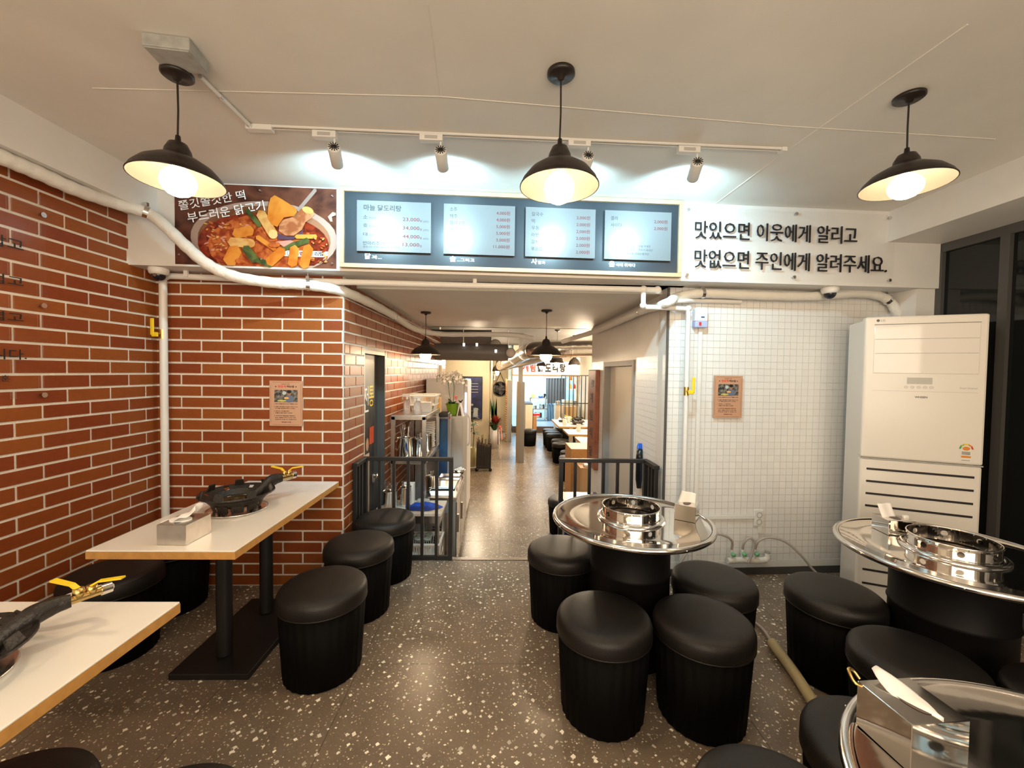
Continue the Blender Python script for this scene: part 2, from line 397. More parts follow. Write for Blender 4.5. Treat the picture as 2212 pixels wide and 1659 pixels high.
for a, h_ in ((.06, 1.26), (.16, 1.22), (.25, 1.38), (.36, 1.42)):
    dp.rect(FE, a-.055, a+.055, .55, h_-.1, .002+a*.001, mat('print_black', (.02, .018, .02), .5) if a > .3 or a < .1 else pcream).ell(FE, a, h_-.02, .035, .055, .003+a*.001, pskin)
dp.rect(FE, .04, .26, 1.02, 1.18, .004, pred).rect(FE, .30, .42, 1.35, 1.5, .0042, pred).rect(FE, .12, .30, .62, 1.0, .0045, pcream)
dp.build('printed_sheet', d2)
lb = MB(); lb.rect(FE, .06, .42, .32, .56, .003, WINK).text(FE, '계림', .09, .39, .21, .49, .004, RED).text(FE, '닭도리탕', .215, .39, .40, .49, .004, INK); lb.build('name_plate', d2)
MB().box(-1.15, -1.12, 3.60, 3.66, .50, .58, STEELR).ball((-1.10, 3.63, .56), .028, STEELR).build('door_handle', d2, .008)
w2 = struct(MB().box(-1.13, -1.078, 6.9, 7.3, 1.35, 1.62, PAINT).box(-1.10, -1.074, 6.95, 7.26, 1.37, 1.60, GLASSD).build('window_2'))
# beam over the opening
BA = math.atan(.04); FM = Fr((XL, 2.60, 0), (math.cos(BA), math.sin(BA), 0)); BL = XR-XL
struct(MB().box(0, BL, 0, .5, ZB, ZC, PAINT, FM).build('trim_3'))
struct(MB().box(XL, -2.15, -1.4, 2.62, 2.44, ZC, PAINT).build('trim_4'))
struct(MB().box(2.67, XR+.2, -1.4, 2.83, 2.44, ZC, PAINT).build('trim_5'))
struct(MB().box(-2.45, 3.3, -1.4, 2.95, ZC, ZC+.12, CEIL).build('ceiling'))
sm = MB()
def seam(m_, pts, w_=.006):
    m_.tube([p-Vector((0, 0, .0005)) for p in pts], w_, CEIL, 6)
seam(sm, [pz(1545, 440, ZC), pz(1700, 325, ZC), pz(2090, 52, ZC)], .003)
seam(sm, [pz(200, 190, ZC), pz(950, 208, ZC), pz(1700, 272, ZC), pz(2150, 300, ZC)], .002)
seam(sm, [pz(925, 10, ZC), pz(950, 208, ZC)], .0015)
struct(sm.build('trim_6'))
struct(MB().box(-1.09, 1.2, 3.06, 5.6, ZB-.03, ZB+.1, CEIL).box(-1.2, 1.3, 2.9, 3.08, ZB, ZB+.1, CEIL).build('ceiling'))
struct(MB().box(-3.2, 3.6, 5.6, 17.5, 2.38, 2.45, mat('dim_ceiling', (.10, .09, .08), .7)).box(-3.2, 3.6, 5.55, 5.62, ZB-.03, 2.45, CEIL).build('ceiling'))
struct(MB().box(2.93, 3.09, 2.84, 3.10, 0, ZB, PAINT).build('wall_right'))
# right side: dark glazed front
wg = struct(MB().box(XR, XR+.05, -1.4, 3.05, 2.38, 2.44, DARKG).box(XR, XR+.05, -1.4, 3.05, 0, .12, DARKG).build('window_1'))
for y in (-1.37, -.2, .9, 1.75, 2.42, 2.80): MB().box(XR-.005, XR+.055, y, y+.05, .12, 2.38, DARKG).build('window_frame', wg)
MB().box(XR+.02, XR+.03, -1.4, 3.05, .12, 2.38, GLASSD).build('pane', wg)
struct(MB().box(XR+.06, XR+.1, -1.4, 3.2, 0, ZC, BLACKM).build('wall_right'))
# wall and shop front behind the viewer
struct(MB().box(-2.45, 3.3, -1.5, -1.4, 0, .9, PAINT).box(-2.45, 3.3, -1.5, -1.4, 2.2, ZC, PAINT).box(-2.45, -1.6, -1.5, -1.4, .9, 2.2, PAINT).box(2.4, 3.3, -1.5, -1.4, .9, 2.2, PAINT).build('wall_front'))
wf = struct(MB().box(-1.6, 2.4, -1.47, -1.46, .9, 2.2, GLASSD).build('window_3'))
for x in (-1.6, -.3, 1.0, 2.34): MB().box(x, x+.06, -1.49, -1.42, .9, 2.2, DARKG).build('window_frame', wf)
# inner dining room shell
struct(MB().box(-3.2, -1.2, 7.8, 7.95, ZI, 2.38, PAINT).build('wall_inner'))
struct(MB().box(-3.2, -.33, 10.6, 10.75, ZI, 2.38, BEIGE).build('wall_beige'))
struct(MB().box(-.6, .36, 14.0, 14.1, ZI, 2.38, BEIGE).box(-.36, -.3, 10.75, 14, ZI, 2.38, BEIGE).build('wall_passage'))
struct(MB().box(2.55, 2.65, 5.45, 13.4, ZI, 2.38, mat('warm_white', (.70, .64, .52), .6)).box(1.32, 2.6, EY-.1, EY, ZI, 2.38, PAINT).build('wall_inner_right'))
struct(MB().box(.36, 3.6, 13.45, 13.6, 1.38, 2.38, MT['warm_white']).box(2.45, 3.6, 13.45, 13.6, ZI, 1.4, MT['warm_white']).build('wall_kitchen_front'))
ktile = mat('kitchen_tile', (.50, .68, .78), .3)
kw = struct(MB().box(.2, 3.6, 16.8, 16.95, ZI, 2.38, GROUT).build('wall_kitchen'))
kt = MB()
for i in range(8):
    for j in range(18): kt.box(.3+i*.4, .696+i*.4, 16.79, 16.8, ZI+j*.15, ZI+j*.15+.146, ktile)
kk = kt.build('wall_tile', kw); kk['kind'] = 'stuff'
struct(MB().box(.36, 2.5, 13.5, 16.8, ZI, -.3, mat('kitchen_floor', (.22, .27, .31), .3)).box(.36, 2.5, 13.45, 13.5, ZI, -.3, mat('step_brown', (.10, .06, .045), .5)).build('floor'))
struct(MB().box(.2, .3, 13.6, 16.8, ZI, 2.38, ktile).build('wall_kitchen_side'))
kl = bpy.data.lights.new('kitchen_light', 'AREA'); kl.energy = 85; kl.size = 1.6; kl.color = (.68, .88, 1)
o = bpy.data.objects.new('kitchen_light', kl); COL.objects.link(o); o.location = (1.4, 15.3, 2.3)
# ================================================================ WALL SIGNS
# food poster on the beam
def beam_at(u, v, c=0): return FM.at(u, v, c)
pa0, _ = beam_at(378, 480); pa1, _ = beam_at(727, 480); pb0, pb1 = ZB+.012, ZC-.006
t = thing('food_poster', 'wide photo banner of a red chicken stew with white Korean lettering', 'poster', FM(pa0, pb0, .002), BA)
FP = Fr((0, 0, 0), (1, 0, 0)); W_, H_ = pa1-pa0, pb1-pb0
def X(u): return (u-92)/1938*W_
def Y(v): return (1075-v)/985*H_
def pts(l): return [(X(a), Y(b)) for a, b in l]
def stew(name, c1, c2, sc_, det=8):
    m = bpy.data.materials.new(name); m.use_nodes = True; nt = m.node_tree; b = nt.nodes['Principled BSDF']
    co = nt.nodes.new('ShaderNodeTexCoord'); nz = nt.nodes.new('ShaderNodeTexNoise'); nz.inputs['Scale'].default_value = sc_; nz.inputs['Detail'].default_value = det
    nz.inputs['Distortion'].default_value = .8
    rp = nt.nodes.new('ShaderNodeValToRGB'); rp.color_ramp.elements[0].position = .38; rp.color_ramp.elements[1].position = .62
    rp.color_ramp.elements[0].color = c1+(1,); rp.color_ramp.elements[1].color = c2+(1,)
    nt.links.new(co.outputs['Object'], nz.inputs['Vector']); nt.links.new(nz.outputs['Fac'], rp.inputs[0]); nt.links.new(rp.outputs[0], b.inputs['Base Color'])
    b.inputs['Roughness'].default_value = .3; MT[name] = m; return m
BG = stew('print_table', (.045, .012, .008), (.14, .045, .025), 6); BRO = stew('print_broth', (.22, .022, .004), (.50, .12, .025), 22)
DRED = stew('print_dark_broth', (.09, .008, .003), (.26, .028, .007), 26); BOWL = mat('print_bowl', (.36, .24, .19), .4); BIN = stew('print_bowl_inside', (.14, .05, .02), (.30, .13, .07), 5)
POT = stew('print_potato', (.50, .13, .012), (.62, .22, .03), 9, 2); RICE = stew('print_rice_cake', (.50, .20, .045), (.62, .34, .11), 12, 2); LEEK = stew('print_leek', (.03, .045, .012), (.10, .12, .03), 14)
CHK = stew('print_chicken', (.30, .085, .03), (.55, .24, .11), 14); PNK = mat('print_pink', (.55, .24, .18), .4)
MB().box(0, W_, 0, .004, 0, H_, BG).build('banner_sheet', t)
pm = MB(); c = .0005
def el(a, b, ra, rb, m, rot=0, **k):
    global c
    c += .00012; pm.ell(FP, X(a), Y(b), ra/1938*W_, rb/985*H_, c, m, rot, **k)
def pl(l, m):
    global c
    c += .00012; pm.poly(FP, pts(l), c, m)
def arc(cx, cy, rx, ry, a0, a1, y1, m, n=30):
    l = []
    for i in range(n):
        t_ = math.radians(a0+(a1-a0)*i/(n-1)); l.append((min(cx+rx*math.cos(t_), 2028), min(cy-ry*math.sin(t_), y1)))
    pl(l, m)
arc(1160, 730, 885, 455, -50, 230, 1074, BOWL); arc(1160, 745, 800, 415, -50, 230, 1074, BIN); arc(1150, 800, 790, 385, -40, 220, 1074, DRED)
pl([(470, 800), (560, 640), (760, 520), (960, 450), (1160, 520), (1330, 640), (1700, 640), (1700, 1000), (1500, 1072), (640, 1072), (520, 960)], BRO)
for i in range(70):
    a = R.uniform(440, 1000); b = R.uniform(560, 900); el(a, b, R.uniform(12, 34), R.uniform(6, 14), R.choice([PNK, BRO, RICE]), R.uniform(-.6, .6), n=10)
def cake(x0, y0, x1, y1, w2_, m, tipm=None):
    dx, dy = x1-x0, y1-y0; L_ = math.hypot(dx, dy); nx, ny = -dy/L_*w2_, dx/L_*w2_
    pl([(x0+nx, y0+ny), (x0-dx/L_*w2_*.7, y0-dy/L_*w2_*.7), (x0-nx, y0-ny), (x1-nx, y1-ny), (x1+dx/L_*w2_*.5, y1+dy/L_*w2_*.5), (x1+nx, y1+ny)], m)
    if tipm: el(x1, y1, w2_*.95, w2_*.95, tipm, n=18)
pl([(1930, 440), (1990, 380), (2028, 390), (2028, 420), (1980, 440), (1990, 500), (1960, 500)], BOWL)
cake(820, 690, 1010, 640, 60, POT); cake(760, 790, 1000, 800, 55, RICE, RICE); cake(820, 880, 740, 1040, 80, POT); cake(1080, 720, 1290, 860, 28, POT)
cake(960, 400, 1110, 580, 28, LEEK); cake(1120, 430, 1270, 680, 58, RICE, mat('print_cake_end', (.65, .42, .16), .4))
el(1620, 370, 10, 10, BRO); cake(1780, 120, 1570, 380, 22, mat('print_spoon', (.28, .20, .17), .3))
pl([(1240, 240), (1290, 205), (1380, 250), (1540, 350), (1560, 390), (1520, 450), (1400, 470), (1320, 590), (1250, 560), (1200, 480), (1215, 330)], POT)
pl([(1390, 500), (1540, 450), (1600, 360), (1660, 335), (1740, 360), (1775, 410), (1730, 470), (1660, 520), (1620, 610), (1520, 690), (1420, 690), (1340, 640), (1340, 570)], CHK)
el(1690, 370, 70, 40, RICE, -.3, n=18); pl([(1320, 660), (1420, 700), (1540, 700), (1640, 600), (1620, 680), (1500, 740), (1330, 740)], mat('print_shadow_purple', (.08, .04, .07), .4))
cake(1550, 700, 1790, 690, 26, mat('print_yellow_leek', (.45, .26, .04), .4)); cake(1400, 850, 1690, 740, 34, LEEK); pl([(1300, 770), (1480, 745), (1520, 760), (1400, 830)], PNK)
cake(940, 860, 1060, 1010, 50, LEEK); cake(1060, 990, 1240, 1060, 34, LEEK); cake(1380, 880, 1220, 1030, 60, POT); cake(1530, 840, 1500, 1050, 55, POT); cake(1700, 830, 1640, 1060, 60, POT)
for i in range(26): el(R.uniform(1740, 1930), R.uniform(700, 1020), R.uniform(10, 26), R.uniform(6, 14), R.choice([BRO, DRED, RICE]), R.uniform(-1, 1), n=9)
el(880, 1020, 60, 34, BRO, n=20); el(1290, 810, 70, 34, BRO, .1, n=20)
pm.build('printed_picture', t)
lt = MB()
lt.text(FP, '쫄깃쫄깃한 떡', X(160), Y(432), X(160)+X(945)-X(145), Y(432)+.060, .006, WINK, bold=.008, rot=.213)
lt.text(FP, '부드러운 닭고기', X(262), Y(578), X(262)+X(1180)-X(250), Y(578)+.064, .006, WINK, bold=.008, rot=.205)
lt.rect(FP, X(1395), X(1925), Y(940), Y(868), .0058, WINK).text(FP, '계림', X(1510), Y(928), X(1640), Y(876), .0064, mat('dark_red_ink', (.16, .01, .02), .5), bold=.03)
lt.text(FP, '닭도리탕', X(1648), Y(928), X(1880), Y(876), .0064, INK, bold=.03).text(FP, '원조', X(1888), Y(915), X(1922), Y(890), .0064, INK).text(FP, '종로', X(1398), Y(915), X(1432), Y(890), .0064, INK)
lt.rect(FP, X(1440), X(1500), Y(932), Y(876), .0064, INK).rect(FP, X(1446), X(1494), Y(927), Y(881), .0067, WINK).ell(FP, X(1472), Y(903), .006, .004, .007, RED)
lt.build('lettering', t)
for a, b in ((1115, 155), (1985, 185), (155, 965), (1130, 990), (1985, 1015)): MB().lathe([(.006, .0), (.006, .012), (.004, .014)], STEELR, (X(a), -.004, Y(b)), 12, ax=(0, -1, 0)).build('screw_cap', t)
# menu board
ma0, _ = beam_at(733, 500, .045); ma1, _ = beam_at(1475, 515, .045); mb0, mb1 = ZB+.015, ZC-.004
t = thing('menu_board', 'long slate-blue menu board in an oak frame with four silver price panels', 'menu board', FM(ma0, mb0, 0), BA)
W_, H_ = ma1-ma0, mb1-mb0; b = .026
MB().box(b, W_-b, -.028, 0, b, H_-b, SLATE).build('backing', t)
for x0, x1, z0, z1 in ((0, W_, 0, b), (0, W_, H_-b, H_), (0, b, b, H_-b), (W_-b, W_, b, H_-b)): MB().box(x0, x1, -.045, 0, z0, z1, WOOD).build('frame_rail', t, .002)
MX = W_/742.0
rows = [
 [(36, 190), [('마늘 닭도리탕', 14, 92, .80, .92, INK, .02), ('소', 13, 22, .64, .71, INK, .01), ('한마리', 25, 39, .635, .68, INK, 0), ('중', 13, 22, .47, .54, INK, .01), ('한마리반', 25, 45, .465, .51, INK, 0), ('대', 13, 22, .30, .37, INK, .01), ('두마리', 25, 39, .295, .34, INK, 0), ('반마리추가', 13, 57, .12, .20, INK, .01), ('점심 2인 주문가능(오후 3시까지)', 13, 90, .065, .105, INK, 0),
   ('23,000', 95, 130, .61, .69, RED, 0), ('34,000', 95, 130, .44, .52, RED, 0), ('44,000', 95, 130, .27, .35, RED, 0), ('13,000', 95, 130, .11, .19, RED, 0), ('원', 131, 135, .61, .655, RED, 0), ('원', 131, 135, .44, .485, RED, 0), ('원', 131, 135, .27, .315, RED, 0), ('원', 131, 135, .11, .155, RED, 0), ('(2인)', 138, 149, .60, .645, INK, 0), ('(3인)', 138, 149, .43, .475, INK, 0), ('(4인)', 138, 149, .26, .305, INK, 0)], ('닭', '과...', 15, 27, 50)],
 [(217, 369), [(n, 13, 13+w_, .85-i*.135, .93-i*.135, INK, 0) for i, (n, w_) in enumerate((('소주', 15), ('맥주', 16), ('클라우드', 33), ('청하', 15), ('막걸리', 24), ('소맥세트', 32)))]+[('(소주1+맥주2)', 12, 43, .125, .165, INK, 0)]+[(n, x, 141, .81-i*.135, .89-i*.135, RED, 0) for i, (n, x) in enumerate((('4,000원', 112), ('4,000원', 112), ('5,000원', 112), ('5,000원', 112), ('3,000원', 112), ('11,000원', 106)))], ('술', '...그리고', 13, 26, 66)],
 [(392, 545), [(n, 13, 13+w_, .82-i*.14, .90-i*.14, INK, 0) for i, (n, w_) in enumerate((('칼국수', 25), ('떡', 7), ('우동', 17), ('라면', 16), ('감자', 16), ('볶음밥', 25)))]+[('2,000원', 111, 141, .78-i*.14, .86-i*.14, RED, 0) for i in range(6)], ('사', '람과', 14, 27, 45)],
 [(566, 715), [('콜라', 13, 29, .80, .88, INK, 0), ('사이다', 13, 38, .66, .74, INK, 0), ('2,000원', 110, 140, .76, .84, RED, 0), ('2,000원', 110, 140, .62, .70, RED, 0), ('닭:국내산', 45, 67, .26, .31, INK, 0), ('마늘:국내산', 76, 103, .26, .31, INK, 0), ('쌀:국내산', 45, 67, .18, .23, INK, 0), ('깍두기:국내산', 76, 108, .18, .23, INK, 0), ('고춧가루:국내산/중국산', 45, 100, .10, .15, INK, 0)], ('음', '식에 취하다', 12, 26, 72)]]
plabs = ['silver panel for the chicken stews', 'silver panel listing the drinks from soju', 'silver panel listing noodles and rice at 2,000', 'silver panel with two soft drinks and origins']
for k, ((p0, p1), items, (big, small, bx, sx_, ex_)) in enumerate(rows):
    x0, x1 = p0*MX, p1*MX; z0, z1 = .205*H_, .835*H_
    o = MB().box(x0, x1, -.046, -.036, z0, z1, SILV).build('price_panel', t); o['label'] = plabs[k]
    ph = z1-z0; tx = MB()
    for s_, a0, a1, b0, b1, m, bo in items: tx.text(FP, s_, x0+a0*MX, z0+b0*ph, x0+a1*MX, z0+b1*ph, .0467, m, bold=bo)
    tx.build('lettering', o)
    tb = MB().text(FP, big, x0+bx*MX, .115*H_, x0+sx_*MX, .19*H_, .0287, WINK, bold=.03).text(FP, small, x0+(sx_+2)*MX, .12*H_, x0+ex_*MX, .165*H_, .0287, WINK, bold=.02)
    tb.build('caption', t)
# clear acrylic slogan panel
sa0, sb0 = beam_at(1478, 600); sa1, sb1 = beam_at(1930, 470); sb0 = ZB+.02; sb1 = ZC-.03
t = thing('slogan_panel', 'clear acrylic panel with two lines of raised black Korean letters', 'sign', FM(sa0, 0, .0), BA)
MB().box(0, sa1-sa0, -.016, -.012, sb0, sb1, ACR).build('acrylic_sheet', t)
tx = MB()
def brow(s_, u0, u1, v0, v1):
    a0, _ = beam_at(u0, v1, .016); a1, _ = beam_at(u1, v1, .016); _, b0 = beam_at((u0+u1)/2, v1+2, .016); _, b1 = beam_at((u0+u1)/2, v0, .016)
    tx.text(FP, s_, a0-sa0, b0, a1-sa0, b1, .024, INK, th=.008)
brow('맛있으면 이웃에게 알리고', 1500, 1850, 484, 520); brow('맛없으면 주인에게 알려주세요.', 1499, 1914, 546, 583)
tx.build('raised_lettering', t)
for u, v in ((1484, 455), (1716, 463), (1917, 473), (1481, 595), (1711, 600), (1916, 607)):
    a, b_ = beam_at(u, v); b_ = min(max(b_, ZB+.035), ZC-.05)
    MB().lathe([(.005, 0), (.005, .016), (.011, .016), (.011, .024)], STEELR, (a-sa0, 0, b_), 14, ax=(0, -1, 0)).build('standoff_bolt', t)
# clear panel on the left brick wall
t = thing('wall_plaque', 'clear acrylic panel with dark Korean lettering on the left brick wall', 'sign', (XL, 0, 0), 0)
FQ = Fr((0, 0, 0), (0, 1, 0))
ya = px(93, 600, XL).y; MB().box(.018, .022, 1.30, ya, px(93, 858, XL).z, px(95, 428, XL).z, ACR).build('acrylic_sheet', t)
tx = MB()
for s_, u0, u1, v0, v1 in (('반갑고', -70, 50, 506, 532), ('즐겁고', -70, 50, 590, 612), ('정겹고', -70, 50, 671, 692), ('고맙습니다.', -150, 57, 751, 775), ('장훈', -20, 20, 810, 824)):
    p0, p1 = px(u0, v1, XL+.022), px(u1, v0, XL+.022); tx.text(FQ, s_, p0.y, px((u0+u1)/2, v1, XL).z, p1.y, px((u0+u1)/2, v0, XL).z, .0235, INK, bold=.01)
tx.build('lettering', t)
for u, v in ((82, 464), (83, 660), (84, 853)):
    p = px(u, v, XL); MB().lathe([(.006, 0), (.006, .022), (.013, .022), (.013, .030)], STEELR, (0, p.y, p.z), 14, ax=(1, 0, 0)).build('standoff_bolt', t)
# two small notices
def notice(fr, u0, u1, v0, v1, label):
    a0, b0 = fr.at(u0, v1); a1, b1 = fr.at(u1, v0); W, Hh = a1-a0, b1-b0
    t = thing('paper_notice', label, 'notice', fr(a0, b0, .020), math.atan2(fr.x.y, fr.x.x), 'eating-method notices')
    MB().box(0, W, 0, .006, 0, Hh, mat('notice_tan', (.52, .29, .18), .45)).build('notice_board', t)
    p = MB(); BR = mat('print_brown', (.10, .04, .025), .5); e = .03*W; q = .05
    for A, B_ in (((.04, .03), (.96, .03)), ((.04, .97), (.96, .97))): p.rect(FP, (A[0]+q)*W, (B_[0]-q)*W, A[1]*Hh-.0006, A[1]*Hh+.0006, .0005, BR)
    for x_ in (.04, .96): p.rect(FP, x_*W-.0006, x_*W+.0006, .07*Hh, .93*Hh, .0005, BR)
    p.text(FP, '계림닭도리탕', .36*W, .915*Hh, .62*W, .94*Hh, .0005, RED).text(FP, '맛있게', .26*W, .85*Hh, .50*W, .90*Hh, .0005, mat('bright_red_ink', (.65, .05, .03), .5), bold=.03).text(FP, '먹는법', .53*W, .85*Hh, .75*W, .90*Hh, .0005, INK, bold=.03)
    p.ell(FP, .19*W, .872*Hh, .018*W, .018*W, .0005, INK, n=10).ell(FP, .81*W, .872*Hh, .018*W, .018*W, .0005, INK, n=10)
    z0, z1 = .53*Hh, .80*Hh; p.rect(FP, .15*W, .86*W, z0, z1, .0005, stew('print_kitchen_photo', (.02, .02, .02), (.22, .20, .17), 45) if 'print_kitchen_photo' not in MT else MT['print_kitchen_photo'])
    p.ell(FP, .60*W, .60*Hh, .15*W, .08*Hh, .0007, mat('print_shirt', (.12, .15, .22), .5), n=16).ell(FP, .60*W, .725*Hh, .065*W, .055*Hh, .0009, mat('print_face', (.30, .16, .09), .5), n=16).ell(FP, .60*W, .76*Hh, .07*W, .035*Hh, .0011, INK, n=16)
    p.ell(FP, .52*W, .62*Hh, .08*W, .022*Hh, .0013, mat('print_orange', (.75, .38, .10), .5), n=14).ell(FP, .38*W, .56*Hh, .14*W, .02*Hh, .0013, mat('print_yellow', (.55, .48, .12), .5), n=14).ell(FP, .45*W, .73*Hh, .06*W, .04*Hh, .0007, mat('print_lamp', (.45, .50, .48), .5), n=14)
    for s_, yy, xx in (('1. 떡과 사리를 먼저 드시고 국물을 드세요', .49, .86), ('2. 국물이 졸아들면 감자를 으깨어 드시고', .425, .86), ('고기를 양념에 찍어 드세요', .39, .78), ('3. 칼국수 사리를 넣어', .33, .60), ('국물과 함께 끓여 드세요', .29, .70), ('4. 마지막에 볶음밥을 주문하여', .225, .78), ('남은 국물에 비벼 드시면 더욱', .185, .80), ('맛있게 드실 수 있습니다', .145, .82)):
        p.text(FP, s_, .14*W+(.03*W if s_[1] != '.' else 0), (yy-.011)*Hh, xx*W, (yy+.011)*Hh, .0005, INK, bold=.02)
    p.text(FP, '계림닭도리탕', .36*W, .075*Hh, .66*W, .098*Hh, .0005, RED, bold=.02); p.build('print', t)
FB2 = Fr((0, YB, 0), (1, 0, 0))
notice(FB2, 586, 656, 823, 919, 'tan eating-method notice on the brick wall'); notice(FT, 1537, 1601, 812, 902, 'tan eating-method notice on the white tiled wall')
# carved wooden sign board near the end of the tiled corridor wall
t = thing('wooden_signboard', 'tall carved brown wooden signboard with black vertical Korean letters', 'sign', (1.2, 4.95, .30), 0)
FS = Fr((0, .42, 0), (0, -1, 0)); wd = mat('reddish_wood', (.26, .085, .045), .4, noise=.2, nscale=12)
MB().box(-.06, -.004, 0, .42, 0, 1.24, wd).build('board', t, .01)
tx = MB()
for s_, a, b0, b1 in (('원조', .20, 1.02, 1.12), ('계', .14, .82, .95), ('림', .14, .60, .73), ('식', .14, .38, .51), ('당', .14, .14, .27)): tx.text(FS, s_, a, b0, a+.16, b1, .0615, INK, bold=.02)
tx.build('lettering', t)
# ================================================================ CEILING LAMPS
def pendant(label, loc, sc_=1):
    t = thing('pendant_lamp', label, 'pendant lamp', loc, 0, 'black dome pendant lamps')
    k = mat('shade_black', (.020, .014, .012), .35)
    MB().lathe([(.0, 0), (.053, 0), (.053, -.012), (.046, -.018), (.016, -.020), (.012, -.032), (0, -.034)][::-1], k, n=28).build('ceiling_canopy', t)
    MB().tube([(0, 0, -.03), (.002, 0, -.15), (-.001, 0, -.262)], .0035, k, 8).build('cord', t)
    MB().lathe([(.0, -.250), (.008, -.252), (.010, -.275), (.030, -.285), (.042, -.312), (.046, -.338), (.075, -.350), (.115, -.378), (.142, -.412), (.150, -.432), (.152, -.432), (.152, -.436), (.149, -.436)], k, n=40, cap=False).build('lamp_shade', t)
    o = MB().lathe([(.149, -.4355), (.140, -.414), (.112, -.382), (.074, -.355), (.044, -.343), (.0, -.341)], mat('shade_inside', (.060, .056, .046), .35, .0), n=40, cap=False).build('shade_lining', t); o['label'] = 'shiny pale inner reflector'
    MB().lathe([(.024, -.342), (.024, -.375), (.03, -.385)], WPL, n=20).build('socket', t)
    MB().ball((0, 0, -.440), .058, BU, 10).build('bulb', t)
    return t
c1, c2, c3 = pz(383, 158, ZC-.045), pz(1212, 156, ZC), pz(1964, 208, ZC)
pend = pendant('black dome pendant lamp hanging under the grey junction box', c1)
pend.scale = (1, 1, .92)
dup(pend, c2, .6, 'black dome pendant lamp in front of the menu board'); dup(pend, c3, 1.2, 'black dome pendant lamp above the steel tables by the window').scale = (1, 1, .83)
for c_, l_ in (((-1.3, -.25, ZC), 'added unseen black dome pendant lamp behind the viewer on the brick side'), ((.2, -.35, ZC), 'added unseen black dome pendant lamp behind the viewer in the middle'), ((1.7, -.3, ZC), 'added unseen black dome pendant lamp behind the viewer on the window side')): dup(pend, c_, .3, l_)  # unseen pendants, added as extra fill for the front room
q1, q2 = pz(920, 674, ZB-.03), pz(1181, 670, ZB-.03)
dup(pend, q1, .2, 'black dome pendant lamp near the corridor brick wall', 1.0); dup(pend, q2, .9, 'black dome pendant lamp in the middle of the corridor', 1.0)
for (u, v, y, l_) in ((1241, 783, 9.6, 'dome pendant lamp over the far tables, near the end wall'), (1203, 778, 8.4, 'dome pendant lamp over the middle inner table'), (1169, 787, 12.4, 'dome pendant lamp right beside the kitchen sign'), (1074, 797, 12.2, 'dome pendant lamp by the round mirror'), (1009, 765, 9.6, 'dome pendant lamp lighting the beige wall')):
    p = py(u, v, y); dup(pend, (p.x, p.y, 2.38), .4, l_).scale = (1, 1, (2.38-p.z)/.40)
# junction box and conduit
jb = pz(380, 128, ZC-.045); t = thing('junction_box', 'weathered grey square steel junction box on the ceiling', 'junction box', (jb.x, jb.y, ZC), .12)
MB().box(-.075, .075, -.055, .065, -.045, -.001, GREYBOX).build('box_body', t, .004); MB().box(-.07, .07, -.05, .06, -.049, -.045, GREYBOX).build('cover_plate', t)
a, b_ = pz(432, 165, ZC-.012), pz(543, 274, ZC-.012)
t = thing('ceiling_conduit', 'short white conduit running from the junction box to the track', 'conduit', a)
MB().tube([Vector((0, 0, 0)), b_-a], .009, WPIPE, 10).build('conduit_pipe', t)
for f in (.35, .95): p = (b_-a)*f; MB().tube([p-(b_-a)*.02, p+(b_-a)*.02], .0125, STEELR, 12).build('clip', t)
# lighting track with four spot lamps
ta, tb_ = pz(548, 275, ZC-.01), pz(1693, 325, ZC-.01); tz = math.atan2(tb_.y-ta.y, tb_.x-ta.x); TLn = (tb_-ta).length
t = thing('lighting_track', 'long white ceiling track with a brass-coloured slot', 'light track', (ta.x, ta.y, ZC), tz)
MB().box(0, TLn, -.013, -.005, -.011, -.001, WPIPE).box(0, TLn, .005, .013, -.011, -.001, WPIPE).box(0, TLn, -.005, .005, -.009, -.001, mat('brass_slot', (.30, .20, .08), .4, .8)).build('track_rail', t)
MB().box(-.03, .09, -.018, .018, -.026, -.001, WPL).build('power_feed', t, .003); MB().box(TLn-.02, TLn+.006, -.018, .018, -.02, -.001, WPL).build('end_cap', t)
spl = [((702, 290), (719, 335), .18, 'track spotlight nearest the brick wall, tilted left'), ((932, 297), (950, 340), 0, 'track spotlight second from the brick wall, pointing straight back'), ((1251, 309), (1268, 350), 0, 'track spotlight half hidden behind the middle pendant lamp'), ((1487, 323), (1503, 365), -.22, 'track spotlight at the window end, tilted right')]
